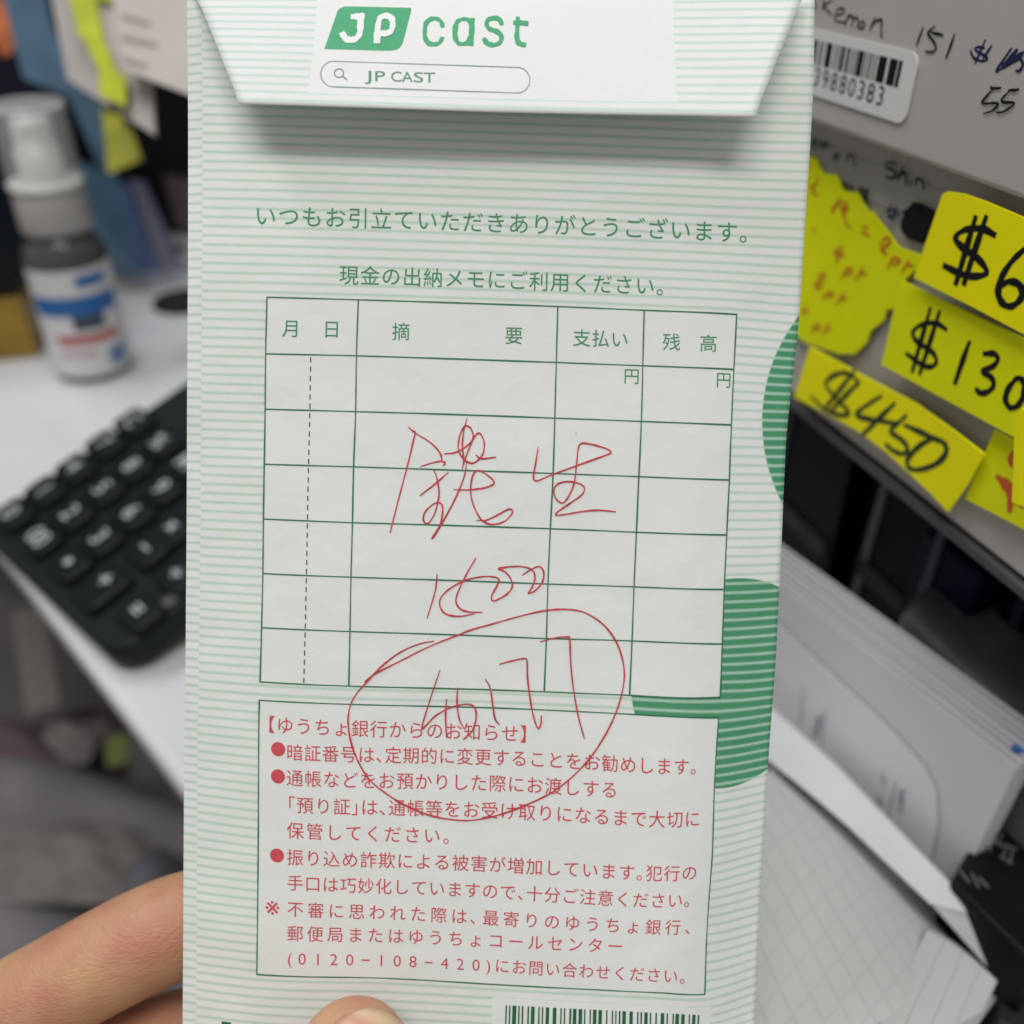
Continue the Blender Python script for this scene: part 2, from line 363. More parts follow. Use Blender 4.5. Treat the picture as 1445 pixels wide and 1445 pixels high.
# red ballpoint writing, traced stroke by stroke
R = Ribbon(env_put, 9e-5)
def zs(s, ox=460, oy=560, k=2.89): n = [float(x) for x in s.split()]; return [uv_of(ox + n[i] / k, oy + n[i + 1] / k) for i in range(0, len(n), 2)]
pw = 2.25
for s in ('338 124 350 136 364 144 358 172 340 250 318 335 290 440 262 553',
          '352 140 420 182 458 218 471 245 470 262',
          '386 284 430 270 470 262 486 270 478 280',
          '498 308 445 355 384 402',
          '440 297 452 330 461 385 456 430 442 478 417 515 398 505 404 470 440 436 468 434 476 460 466 520 432 576 446 562 482 500 532 405 565 320 574 262',
          '575 88 562 140 556 200 562 262 556 290',
          '484 232 530 226 578 197 600 165 590 128 566 120 546 158 540 210 560 252 600 270 638 236 645 185 626 148 602 168 576 230 556 290',
          '612 238 636 252 692 246',
          '522 378 580 379 650 370 686 350 660 320 622 300 600 318 590 370 595 420 614 470 640 506 680 520 730 506 761 470 746 458 702 480 655 502 615 503',
          '865 207 855 270 846 325 860 342 920 318 1040 274 1140 238 1162 226 1145 212 1090 195 1047 189 1030 205 1022 270 1012 350 992 400 966 432 936 412 930 375 956 350 1010 347 1052 366 1044 398 1000 430 940 473 952 482 1040 468 1110 462 1180 468',
          '453 725 448 780 435 830 413 900',
          '611 658 580 710 545 780 530 830 546 862 582 876 637 878',
          '605 884 545 894 492 886 466 856 468 820 502 784 562 750 622 735 672 732 704 742 697 770 676 810 680 831 704 824 742 800 760 770 750 735 726 710 704 700 752 692 802 692 842 706 852 740 838 780 825 800 852 790 882 755 888 715 872 692 842 700 802 725'):
    R.stroke(zs(s), pw, step=6e-8)
for s in ('160 293 200 262 300 211 420 151 540 103 600 80 680 58 760 35 860 10 930 0 1000 0 1062 15 1130 60 1180 125 1208 200 1216 280 1196 380 1150 490 1080 600 1000 685 920 745 830 790 720 832 620 855 540 858 430 840 330 800 240 745 168 680 115 580 92 480 95 410 120 350 180 280 240 220 310 170 380 140 440 128',
          '465 247 430 350 392 475 402 478 450 430 520 395 580 385 608 402 611 450 592 500 560 528',
          '536 320 535 390 545 450 562 482', '492 365 488 430 492 520', '650 283 670 320 680 390 690 445 707 468',
          '708 222 760 208 812 199 820 215 822 280 832 360 845 430 863 482 876 468 878 432',
          '875 130 930 116 985 111 994 124 998 220 1010 330 1030 440 1053 523'):
    R.stroke(zs(s, oy=860), pw, step=6e-8)
R.build('red_handwriting', M_pen, body)

# ------------------------------------------------------------------ flap, lifted off the panel along its lower edge
fl = {}
lk = [139, 128, 117, 105.7, 94.6, 83.8, 72.7, 61.6, 51.2, 40.4, 30, 20, 10.4]; rk = [157, 144.5, 132.5, 119.6, 107.6, 95, 82.5, 71, 59.5, 47.8, 36.2, 24.6, 12.5]
for k in (0, 3, 6, 9, 12):
    fv = -7 - 13 * k; hw = 368 + (-fv) * .45; s = 1 - .032 * k / 12
    xl = 333 - (333 - 282.5) * k / 12; xr = 1070.5 + (1127 - 1070.5) * k / 12
    fl[(-hw, fv)] = (xl, lk[k]); fl[(hw, fv)] = (xr, rk[k])
    mid = (lk[k] + rk[k]) / 2 + 3 * (1 - k / 14); fl[(0, fv)] = ((xl + xr) / 2, mid)
for fu, x, y in ((-366, 335, 145.5), (-222, 480, 150), (0, 701, 157.6), (148, 850, 160.6), (298, 1000, 162.8), (366, 1068, 164.2)): fl[(fu, 0)] = (x, y)
FH = -196
fl[(-456, FH)] = (269, -14); fl[(0, FH)] = (705, -13); fl[(456, FH)] = (1140, -17)
ft = TPS(list(fl.keys()), list(fl.values())); fti = TPS(list(fl.values()), list(fl.keys()))
def flap_pts(q):
    q = np.atleast_2d(np.array(q, float)); x = ft(q); t = np.clip(1 + q[:, 1] / 196., 0, 1)
    lift = .0064 * t ** .85 + .0004; lift = lift * (1 + .05 * np.sin(q[:, 0] / 260.))
    base = .140 * (1 + .047 * (x[:, 1] - 700) / 960)
    return np.array([W(a, b, d) for (a, b), d in zip(x, base - lift)])
def flap_put(u, v, h):
    P = flap_pts([(u, v), (u + 2, v), (u, v + 2)]); n = np.cross(P[1] - P[0], P[2] - P[0]); n /= np.linalg.norm(n)
    if n @ (P[0] - np.array(CAM)) > 0: n = -n
    return tuple(P[0] + n * h)
def fuv(px, py):
    g = fti([(px, py)])[0]
    for _ in range(6):
        q = ft([g, g + [1, 0], g + [0, 1]]); J = np.array([q[1] - q[0], q[2] - q[0]]).T; g = g + np.linalg.solve(J, np.array([px, py]) - q[0])
    return g
fb0 = fuv(434, 137); fb1 = fuv(956, 147)
M_flap = paper_mat('flap_paper', True, boxes=[(fb0[0], -400, fb1[0], -19.5)], v0=-7 - 6.5, width=.30, base=(.80, .815, .81))
gv = np.linspace(FH, 0, 31); fg = []; nf = 61
for v in gv:
    hw = 366 + (-v) * .455; fg += [(u, v) for u in np.linspace(-hw, hw, nf)]
FP = flap_pts(fg)
flap = mesh('flap', FP, [[j * nf + i, (j + 1) * nf + i, (j + 1) * nf + i + 1, j * nf + i + 1] for j in range(30) for i in range(nf - 1)], M_flap, env, True, uvs=[(a / 1000, b / 1000) for a, b in fg])
s_ = flap.modifiers.new('paper', 'SOLIDIFY'); s_.thickness = .00014; s_.offset = -1
def fz(s, k=2.41, ox=400, oy=0): n = [float(x) for x in s.split()]; return [fuv(ox + n[i] / k, oy + n[i + 1] / k) for i in range(0, len(n), 2)]
R = Ribbon(flap_put, 2.5e-5)
out = catmull([(178, 55), (186, 34), (205, 23), (225, 22)], 5) + [(437, 27)] + [(408, 140)] + catmull([(404, 150), (394, 164), (378, 171), (360, 173)], 5) + [(139, 167)]
def span(y):
    xs = []
    for a, b in zip(out, out[1:] + out[:1]):
        if (a[1] - y) * (b[1] - y) <= 0 and a[1] != b[1]: xs.append(a[0] + (b[0] - a[0]) * (y - a[1]) / (b[1] - a[1]))
    return min(xs), max(xs)
ly = [22.4] + list(np.linspace(26.9, 166.8, 22)) + [169.5, 172.6]
for k, y in enumerate(ly):
    xa, xb = span(y)
    for x in np.linspace(xa, xb, 16): R.v.append(R.put(*fuv(400 + x / 2.41, y / 2.41), R.h))
R.f += [[k * 16 + i, k * 16 + i + 1, k * 16 + i + 17, k * 16 + i + 16] for k in range(len(ly) - 1) for i in range(15)]
for s in ('541 90 536 74 520 64 500 66 485 80 481 105 482 128 492 146 512 151 530 146 540 130', '641 90 632 70 612 65 594 72 585 92 584 125 594 146 612 150 628 143 638 124', '643 66 640 110 637 152', '742 82 734 66 714 62 694 70 692 88 704 100 726 108 741 124 736 145 716 153 694 148 683 134', '797 62 795 100 794 130 802 148 820 153', '786 78 806 78 828 80'):
    R.stroke(fz(s), 7.0, taper=0, step=1.5e-7)
lg = R.build('printed_logo', M_logo, flap)
R = Ribbon(flap_put, 7e-5)
M_white = mat('unprinted_paper', (.80, .815, .81), .6)
for s in ('236 58 250 57 264 56', '263 52 262 85 260 112 250 130 230 137 212 132 201 116'): R.stroke(fz(s), 9.5, taper=0, step=1.5e-7)
for s in ('318 143 320 110 323 82 330 62 348 55 366 62 372 80 368 102 354 114 336 115',): R.stroke(fz(s), 9.0, taper=0, step=1.5e-7)
R.build('logo_letters', M_white, lg)
R = Ribbon(flap_put, 2.5e-5); M_pill = mat('grey_green_print', (.16, .24, .20), .6)
pl = [(170 + 43 * math.cos(a), 252 + 43.5 * math.sin(a)) for a in np.linspace(math.pi * .5, math.pi * 1.5, 15)] + [(795 + 43 * math.cos(a), 273 + 43.5 * math.sin(a)) for a in np.linspace(-math.pi / 2, math.pi / 2, 15)]
pl.append(pl[0]); dense = []
for a, b in zip(pl, pl[1:]):
    k = max(1, int(math.dist(a, b) / 25)); dense += [(a[0] + (b[0] - a[0]) * i / k, a[1] + (b[1] - a[1]) * i / k) for i in range(k)]
dense.append(pl[0])
R.stroke([fuv(400 + x / 2.41, y / 2.41) for x, y in dense], 1.3, smooth=False, taper=0)
R.stroke([fuv(400 + (189 + 15.5 * math.cos(a)) / 2.41, (249 + 14.5 * math.sin(a)) / 2.41) for a in np.linspace(0, 2 * math.pi, 24)], 1.5, smooth=False, taper=0)
R.stroke(fz('200 259 208 265 216 271'), 1.7)
R.build('printed_search_bar', M_pill, flap)
R = Ribbon(flap_put, 3e-5); M_cast = mat('green_caption', (.085, .25, .15), .6)
for ch, a, b in (('J', 277, 299), ('P', 312, 346), ('C', 366, 402), ('A', 402, 440), ('S', 443, 476), ('T', 477, 516)):
    vv, ff = glyph(ch, .004); y = 258 + (a - 278) * .030; x0, x1 = vv[:, 0].min(), vv[:, 0].max(); b0 = len(R.v); hh = 34 / .686
    for q in vv:
        R.v.append(R.put(*fuv(400 + (a + (q[0] - x0) / (x1 - x0) * (b - a)) / 2.41, (y + 17 - q[1] * hh) / 2.41), R.h))
    R.f += [[b0 + i for i in t] for t in ff]
R.build('caption', M_cast, flap)

# ------------------------------------------------------------------ hand holding the envelope
def skin_mat():
    m = mat('skin', (.50, .27, .165), .48, spec=.4); nt = m.node_tree; N = nt.nodes; L = nt.links; b = N['Principled BSDF']
    b.inputs['Subsurface Weight'].default_value = .35; b.inputs['Subsurface Radius'].default_value = (1, .35, .2); b.inputs['Subsurface Scale'].default_value = .0022
    tc = N.new('ShaderNodeTexCoord'); n = N.new('ShaderNodeTexNoise'); n.inputs['Scale'].default_value = 85; n.inputs['Detail'].default_value = 6; L.new(tc.outputs['Object'], n.inputs['Vector'])
    r = N.new('ShaderNodeValToRGB'); r.color_ramp.elements[0].position = .36; r.color_ramp.elements[0].color = (.555, .335, .185, 1)
    r.color_ramp.elements[1].position = .66; r.color_ramp.elements[1].color = (.475, .215, .138, 1); L.new(n.outputs[0], r.inputs[0]); L.new(r.outputs[0], b.inputs['Base Color'])
    mp = N.new('ShaderNodeMapping'); mp.inputs['Rotation'].default_value = (0, math.radians(30), math.radians(10)); mp.inputs['Scale'].default_value = (.8, .8, 2.8); L.new(tc.outputs['Object'], mp.inputs[0])
    w = N.new('ShaderNodeTexVoronoi'); w.inputs['Scale'].default_value = 1300; L.new(mp.outputs[0], w.inputs['Vector'])
    n2 = N.new('ShaderNodeTexNoise'); n2.inputs['Scale'].default_value = 500; n2.inputs['Detail'].default_value = 5; L.new(mp.outputs[0], n2.inputs['Vector'])
    a = N.new('ShaderNodeMath'); a.operation = 'ADD'; L.new(w.outputs['Distance'], a.inputs[0]); L.new(n2.outputs[0], a.inputs[1])
    bp = N.new('ShaderNodeBump'); bp.inputs['Strength'].default_value = .45; bp.inputs['Distance'].default_value = .00018; L.new(a.outputs[0], bp.inputs['Height']); L.new(bp.outputs[0], b.inputs['Normal'])
    return m
def tube(V_, F_, pts, rad, seg=22, sub=6, flat=1.0):
    D = catmull([(*p, r) for p, r in zip(pts, rad)], sub); C_ = [Vector(d[:3]) for d in D]; r_ = [d[3] for d in D]
    ref = Vector((.31, .2, .93)); rings = []
    def ringat(c, t, r):
        a = t.cross(ref).normalized(); b = t.cross(a).normalized()
        base = len(V_)
        for k in range(seg): th = 2 * math.pi * k / seg; V_.append(c + a * (r * math.cos(th)) + b * (r * flat * math.sin(th)))
        return base
    n = len(C_); t0 = (C_[1] - C_[0]).normalized(); t1 = (C_[-1] - C_[-2]).normalized()
    for q in (0.02, .3, .6, .85): a = math.acos(1 - q) if False else q; rings.append(ringat(C_[0] - t0 * r_[0] * math.sqrt(1 - q * q), t0, r_[0] * q))
    for i in range(n): rings.append(ringat(C_[i], (C_[min(i + 1, n - 1)] - C_[max(i - 1, 0)]).normalized(), r_[i]))
    for q in (.97, .85, .6, .3, 0.02): rings.append(ringat(C_[-1] + t1 * r_[-1] * math.sqrt(1 - q * q), t1, r_[-1] * q))
    for a, b in zip(rings, rings[1:]):
        for k in range(seg): F_.append([a + k, a + (k + 1) % seg, b + (k + 1) % seg, b + k])
    F_.append([rings[0] + k for k in range(seg)][::-1]); F_.append([rings[-1] + k for k in range(seg)])
HV, HF = [], []
wrist = W(-420, 2120, .165)
fingers = [  # knuckle, middle joint, end joint, tip (photo pixels and depth), radii
    ([(-130, 1520, .156), (60, 1405, .156), (215, 1322, .1585), (300, 1297, .161), (440, 1290, .1605), (560, 1300, .159)], [.0098, .0086, .0086, .0084, .0074, .0062]),
    ([(-90, 1610, .163), (90, 1520, .165), (240, 1474, .166), (330, 1462, .166), (480, 1450, .163), (620, 1450, .161)], [.0100, .0090, .0088, .0085, .0075, .0064]),
    ([(-60, 1850, .164), (110, 1730, .165), (260, 1665, .1665), (340, 1635, .167), (480, 1600, .166), (600, 1595, .163)], [.0096, .0086, .0084, .0080, .0070, .0060]),
    ([(-40, 2000, .168), (110, 1890, .169), (230, 1830, .170), (310, 1800, .170), (420, 1770, .168), (500, 1762, .165)], [.0088, .0076, .0074, .0070, .0062, .0054])]
for pts, rad in fingers:
    q = [W(*p) for p in pts]; tube(HV, HF, q, rad)
    tube(HV, HF, [q[0], q[0].lerp(wrist, .5), wrist], [rad[0] * 1.08, .0135, .0165])
TH = [W(*p) for p in ((-230, 2060, .158), (60, 1960, .142), (300, 1790, .133), (440, 1600, .1325), (499, 1493, .1358))]
TR = [.016, .0150, .0105, .0093, .0082]
tube(HV, HF, TH, TR)
tube(HV, HF, [W(-60, 1700, .160), W(60, 1880, .155), W(0, 2040, .158)], [.011, .013, .015])
tube(HV, HF, [wrist, W(-700, 2500, .19), W(-1150, 3050, .22)], [.0235, .026, .033], flat=.8)
tmp = mesh('hand_rough', HV, HF, mat('tmp', (1, 1, 1)))
rm = tmp.modifiers.new('union', 'REMESH'); rm.mode = 'VOXEL'; rm.voxel_size = .0007
sm = tmp.modifiers.new('soft', 'SMOOTH'); sm.factor = .5; sm.iterations = 9
bpy.context.view_layer.update(); dg = bpy.context.evaluated_depsgraph_get()
hm = bpy.data.meshes.new_from_object(tmp.evaluated_get(dg)); bpy.data.objects.remove(tmp)
hm.materials.clear(); hm.materials.append(skin_mat()); hm.shade_smooth()
hand = bpy.data.objects.new('hand', hm); COL.objects.link(hand)
tag(hand, 'bare left hand gripping the foot of the striped envelope, thumb in front and fingers behind', 'hand')
# thumb nail: a curved plate on the camera side of the tip
ax = (TH[4] - TH[3]).normalized(); tocam = (CAM - TH[4]).normalized()
side = ax.cross(tocam).normalized(); front = side.cross(ax).normalized()
nrm = (front * math.cos(.36) + side * math.sin(.36) * (1 if side.x > 0 else -1)).normalized(); lat = ax.cross(nrm).normalized()
nv_, nf_, nuv = [], [], []
for j in range(17):
    s = -.0115 + (.0115 + .0080) * j / 16           # along the axis, relative to the tip centre
    for i in range(17):
        th = (i / 16 - .5) * 2 * .98; e = max(0, s)
        rr = .0082 * math.sqrt(max(0.03, 1 - (e / .0098) ** 2))
        lim = 1 - .30 * max(0, (s - .0036) / .0044) ** 2
        th *= lim
        c = TH[4] + ax * s * (1 - .10 * abs(i / 8 - 1) ** 2 * (1 if s > 0 else 0))
        nv_.append(c + (nrm * math.cos(th) + lat * math.sin(th)) * (rr + .00035)); nuv.append((i / 16, j / 16))
nf_ = [[j * 17 + i, j * 17 + i + 1, (j + 1) * 17 + i + 1, (j + 1) * 17 + i] for j in range(16) for i in range(16)]
M_nail = mat('nail', (.62, .36, .28), .33); nt = M_nail.node_tree
un = nt.nodes.new('ShaderNodeUVMap'); sp = nt.nodes.new('ShaderNodeSeparateXYZ'); nt.links.new(un.outputs[0], sp.inputs[0])
rp = nt.nodes.new('ShaderNodeValToRGB'); rp.color_ramp.elements[0].position = .885; rp.color_ramp.elements[0].color = (.56, .295, .20, 1); rp.color_ramp.elements[1].position = .935; rp.color_ramp.elements[1].color = (.64, .46, .29, 1)
nt.links.new(sp.outputs[1], rp.inputs[0]); nt.links.new(rp.outputs[0], nt.nodes['Principled BSDF'].inputs['Base Color'])
nl = mesh('nail', nv_, nf_, M_nail, hand, True, uvs=nuv)
so = nl.modifiers.new('t', 'SOLIDIFY'); so.thickness = .0006; so.offset = 0

# ------------------------------------------------------------------ room: floor, wall, desk
def zpoly(pts, z0, z1, name, m, par=None, bev=0): return prism(name, [(x, y, z0) for x, y in pts], (0, 0, z1 - z0), m, par, bev)
M_floor = mat('floor_vinyl', (.105, .095, .098), .6, .25, 8)
fo = zpoly([(-4, -3), (4, -3), (4, 4), (-4, 4)], -.50, -.46, 'floor', M_floor); fo['kind'] = 'structure'
wa = prism('wall', [(-3, 1.6, -.46), (3, 1.6, -.46), (3, 1.6, 2.2), (-3, 1.6, 2.2)], (0, .1, 0), mat('wall_paint', (.05, .048, .05), .8, .1, 5)); wa['kind'] = 'structure'
E1 = onz(37, 827, 0).xy; E2 = onz(262, 1117, 0).xy; ed = (E2 - E1).normalized(); en = Vector((-ed.y, ed.x)) * (1 if Vector((-ed.y, ed.x)).y > 0 else -1)
desk = thing('desk', 'glossy white desk top carrying the spray bottle and black calculator', 'desk', (0, .5, -.03))
A, B = E1 - ed * .9, E2 + ed * .55
pts = [A, B, B + en * 1.0, A + en * 1.0]
M_desk = mat('white_laminate', (.66, .67, .69), .22, .03, 30)
zpoly([tuple(p) for p in pts], -.012, 0, 'desk_top', M_desk, desk, .004)
M_leg = mat('grey_steel', (.12, .12, .125), .4)
for p in (A + ed * .2 + en * .1, B - ed * .2 + en * .3, A + ed * .2 + en * .9, B - ed * .2 + en * .9):
    zpoly([(p.x + a * .02, p.y + b * .02) for a, b in ((-1, -1), (1, -1), (1, 1), (-1, 1))], -.46, -.0125, 'desk_leg', M_leg, desk)

# grey clothing heaped on the floor below the desk, with a few scraps
def onfloor(px, py, z): return onz(px, py, z)
def heap(name, cpx, cz, rx, ry, h, m, seed, label, cat, zb=-.458):
    c = onz(*cpx, cz); n = 46; v = []; r = np.random.default_rng(seed); ph = r.uniform(0, 6.3, 12); fr = r.uniform(3, 11, 12)
    for j in range(n + 1):
        for i in range(n + 1):
            a, b = i / n * 2 - 1, j / n * 2 - 1; q = max(0, 1 - (a * a + b * b)); z = h * q ** .6
            w = sum(math.sin(fr[k] * a + fr[(k + 5) % 12] * b + ph[k]) / (k + 2.5) for k in range(8)) * .22 * h * min(1, q * 4)
            v.append((c.x + a * rx, c.y + b * ry, zb + max(0, z + w)))
    f = [[j * (n + 1) + i, j * (n + 1) + i + 1, (j + 1) * (n + 1) + i + 1, (j + 1) * (n + 1) + i] for j in range(n) for i in range(n)]
    return tag(mesh(name, v, f, m, None, True), label, cat)
heap('cloth', (110, 1200), -.33, .27, .17, .15, mat('grey_cloth', (.15, .138, .15), .85, .2, 20), 4, 'crumpled dark grey cloth heaped below the desk edge', 'cloth')
heap('cloth', (-40, 1120), -.33, .16, .16, .14, mat('plum_cloth', (.10, .065, .08), .85, .2, 20), 9, 'dark plum cloth heaped at the left edge of the picture', 'cloth')
heap('cloth', (240, 1330), -.33, .12, .2, .15, mat('slate_cloth', (.12, .115, .135), .85, .3, 30), 12, 'slate grey cloth behind the raised finger', 'cloth')
def scrap(px, z, w, l, ang, m, name, label, cat):
    c = onz(*px, z); a = Vector((math.cos(ang), math.sin(ang), 0)); b = Vector((-a.y, a.x, 0.25)); q = [c - a * w - b * l, c + a * w - b * l, c + a * w + b * l, c - a * w + b * l]
    return tag(prism(name, q, (0, 0, .002), m), label, cat)
scrap((166, 1060), -.28, .007, .011, .3, mat('lime_paper', (.13, .17, .035), .7), 'paper_scrap', 'lime green paper scrap on the grey cloth under the desk edge', 'paper')
scrap((50, 930), -.30, .012, .05, .45, mat('tan_card', (.17, .15, .135), .7), 'cardboard_strip', 'tan cardboard strip lying below the calculator', 'cardboard')
heap('tissue', (92, 1040), -.31, .022, .02, .010, mat('tan_tissue', (.17, .155, .148), .8, .2, 30), 23, 'small tan tissue between the cardboard strip and the finger', 'tissue', -.316)
heap('rag', (92, 1205), -.30, .055, .03, .012, mat('beige_cloth', (.165, .148, .138), .8, .2, 30), 21, 'beige rag on the grey cloth above the index finger', 'rag', -.308)

# ------------------------------------------------------------------ calculator
K = .012
c1 = onz(-37, 743, K); c2_ = onz(160, 931, K); ex = (c2_ - c1).normalized(); eh = Vector((-ex.y, ex.x, 0)); tl = math.radians(15.5)
ey = (eh * math.cos(tl) + Vector((0, 0, 1)) * math.sin(tl)).normalized(); ez = ex.cross(ey).normalized()
def calc_hit(px, py, h=0):
    r = ray(px, py); o = c1 + ez * h; t = (o - CAM).dot(ez) / r.dot(ez); p = CAM + r * t - o; return p.dot(ex), p.dot(ey)
def cp3(a, b, h): return c1 + ex * a + ey * b + ez * h
M_calc = mat('black_plastic', (.011, .017, .016), .38, .1, 60); M_key = mat('key_plastic', (.008, .012, .0115), .35); M_leg2 = mat('key_legend', (.42, .45, .47), .5)
calc = thing('calculator', 'black desk calculator with white key legends beside the spray bottle', 'calculator', tuple(c1))
wdt = (c2_ - c1).length; lng = .172
def rrect(a0, b0, a1, b1, r, n=6):
    o = []
    for cx, cy, s in ((a1 - r, b0 + r, -.5), (a1 - r, b1 - r, 0), (a0 + r, b1 - r, .5), (a0 + r, b0 + r, 1)):
        o += [(cx + r * math.cos(math.pi * (s + .5 * k / n)), cy + r * math.sin(math.pi * (s + .5 * k / n))) for k in range(n + 1)]
    return o
prism('calculator_body', [cp3(a, b, -.0115) for a, b in rrect(0, 0, wdt, lng, .010)], ez * .0115, M_calc, calc, .0025)
prism('foot_wedge', [cp3(a, b, -.0118) for a, b in ((.012, lng - .02), (wdt - .012, lng - .02), (wdt - .012, lng - .008), (.012, lng - .008))], (0, 0, -(cp3(.012, lng - .008, -.0118).z - .0006)), M_calc, calc)
prism('display_bezel', [cp3(a, b, .0002) for a, b in rrect(.008, lng - .048, wdt - .008, lng - .008, .003)], ez * .003, mat('display_glass', (.012, .014, .014), .12), calc, .001)
prism('front_trim', [cp3(a, b, .0002) for a, b in rrect(wdt - .006, .012, wdt - .002, lng - .012, .0015)], ez * .0015, mat('grey_trim', (.075, .075, .075), .35), calc, .0006)
keys = [('0', 16, 722), ('1', 62, 689), ('4', 105, 657), ('7', 147, 623), ('C', 187, 592), ('00', 55, 757), ('2', 100, 722), ('5', 145, 687), ('8', 186, 655), ('%', 225, 622),
        ('.', 96, 792), ('3', 141, 756), ('6', 186, 721), ('9', 228, 686), ('M', 262, 650), ('+', 149, 817), ('−', 205, 772), ('×', 242, 742), ('=', 194, 859), ('÷', 249, 808)]
for s, x, y in keys:
    a, b = calc_hit(x, y, .0037); hw, hh = .0081, .0066
    kb = prism('key', [cp3(p, q, .0003) for p, q in rrect(a - hw, b - (hh + (.005 if s == '+' else 0)), a + hw, b + hh, .003)], ez * .0032, M_key, calc, .0014)
    Rk = Ribbon(lambda p, q, h: cp3(p, q, .0037 + h)); sz = .0098
    g = [glyph(c, .012) for c in s]; xw = 0
    if s == '.':
        Rk.poly([(a + .0016 * math.cos(t), b + .0016 * math.sin(t)) for t in np.linspace(0, 6.283, 17)[:-1]])
    else:
        tw = sum(q[0][:, 0].max() + .04 for q in g)
        for vv, ff in g:
            b0 = len(Rk.v)
            for q in vv: Rk.v.append(Rk.put(a + (q[0] + xw - tw / 2) * sz, b + (q[1] - .36) * sz, 0))
            Rk.f += [[b0 + i for i in t] for t in ff]; xw += vv[:, 0].max() + .04
    Rk.build('key_legend', M_leg2, kb)

# ------------------------------------------------------------------ spray bottle
bx = onz(135, 520, 0); bl = (bx.x, bx.y, .0006)
btl = thing('spray_bottle', 'small clear spray bottle with blue and red banded label and white pump', 'spray bottle', bl)
def glassy(name, c, rough=.08, trans=1.0, ior=1.3): return mat(name, c, rough, Transmission_Weight=trans, IOR=ior)
M_clear = glassy('clear_plastic', (.80, .82, .83), .1, .75, 1.25)
r0 = .0195
lathe('bottle_body', [(.0001, 0), (r0 - .002, 0), (r0, .002), (r0, .062), (r0 - .0015, .067), (r0 - .006, .0725), (.0115, .0745)], mat('bottle_gel', (.105, .108, .114), .04, Transmission_Weight=.3, IOR=1.3), bl, btl)
def band(name, z0, z1, m, r, a0=0, a1=2 * math.pi, par=None):
    n = 40; v = []
    for k in range(n + 1):
        t = a0 + (a1 - a0) * k / n
        for rr, z in ((r, z0), (r, z1)): v.append((bl[0] + rr * math.cos(t), bl[1] + rr * math.sin(t), bl[2] + z))
    return mesh(name, v, [[2 * k, 2 * k + 2, 2 * k + 3, 2 * k + 1] for k in range(n)], m, par, True)
M_lab = mat('label_white', (.62, .62, .62), .4, .04, 60); M_blue = mat('label_blue', (.012, .115, .34), .4); M_rd = mat('label_red', (.42, .06, .065), .4); M_pk = mat('label_pink', (.50, .33, .33), .4); M_dkl = mat('label_slate', (.045, .06, .085), .4)
lb = band('label', .0035, .0585, M_lab, r0 + .0002, par=btl)
toc = math.atan2(-bl[1], -bl[0])
band('label_band', .036, .0455, M_blue, r0 + .0004, toc - 1.25, toc + 1.05, lb)
band('label_title', .0500, .0555, M_blue, r0 + .0004, toc + .05, toc + .85, lb)
band('label_panel', .0285, .0358, M_dkl, r0 + .0004, toc - .25, toc + .55, lb)
band('label_red_line', .0215, .0258, M_rd, r0 + .0004, toc - .75, toc + .85, lb)
band('label_pink_line', .0150, .0175, M_pk, r0 + .0004, toc - .75, toc + .15, lb)
band('label_emblem', .0075, .0170, mat('label_pale_blue', (.12, .20, .36), .4), r0 + .0004, toc + .42, toc + .95, lb)
M_col = mat('grey_frosted', (.36, .345, .335), .45); M_pump = mat('white_plastic', (.64, .635, .61), .35)
lathe('collar', [(.0118, .0735), (.0158, .0738), (.0165, .076), (.0160, .0930), (.0150, .0945), (.009, .0947)], M_col, bl, btl)
lathe('cap_ring', [(.0152, .0935), (.0168, .0938), (.0168, .0968), (.0145, .0975), (.0105, .0972)], M_pump, bl, btl)
pm = lathe('pump_head', [(.0105, .0970), (.0100, .112), (.0088, .1125), (.0088, .1225), (.0078, .1245), (.0001, .1258)], M_pump, bl, btl)
oc = lathe('overcap', [(.0166, .0975), (.0163, .1290), (.0155, .1303), (.0001, .1305)], mat('clear_cap', (.8, .8, .8), .08, spec=.9, Alpha=.22), bl, btl)
lathe('cap_rim', [(.0150, .1302), (.0158, .1306), (.0165, .1296), (.0164, .1275), (.0161, .1275)], mat('cap_rim', (.75, .76, .76), .2, Alpha=.6), bl, oc)

# gold-and-black tin left of the bottle
tb_ = onz(-30, 512, 0); tin = thing('box', 'black and gold carton left of the spray bottle', 'box', (tb_.x, tb_.y, 0))
ax_ = Vector((math.cos(.22), math.sin(.22))); ay_ = Vector((-ax_.y, ax_.x))
def tinbox(name, x0, x1, y0, y1, z0, z1, m, par, bev=.001):
    o = Vector((tb_.x, tb_.y)); return zpoly([tuple(o + ax_ * a + ay_ * b) for a, b in ((x0, y0), (x1, y0), (x1, y1), (x0, y1))], z0, z1, name, m, par, bev)
M_gold = mat('gold_card', (.30, .18, .022), .35, .25, 60, Metallic=.3); M_blk = mat('black_card', (.012, .010, .009), .4, .2, 40)
tinbox('gold_base', -.045, .030, 0, .05, .0006, .034, M_gold, tin); tinbox('black_sleeve', -.0445, .0295, .0005, .0495, .0345, .115, M_blk, tin)
tinbox('gold_stripe', -.04, .02, -.0012, -.0004, .048, .060, mat('dull_gold', (.10, .062, .016), .4), tin, 0)
tinbox('dark_emblem', -.012, .008, -.0012, -.0004, .012, .026, mat('brown_print', (.05, .03, .02), .4), tin, 0)

# cable grommet and clear tub with blue packets behind the bottle
gp = onz(262, 428, 0); gr = thing('cable_grommet', 'black round cable grommet set in the white desk top', 'grommet', (gp.x, gp.y, .0006))
lathe('grommet_ring', [(.0001, .001), (.012, .001), (.0165, .0025), (.019, .002), (.0195, 0)], mat('grommet_black', (.02, .02, .021), .5), (gp.x, gp.y, .0006), gr)

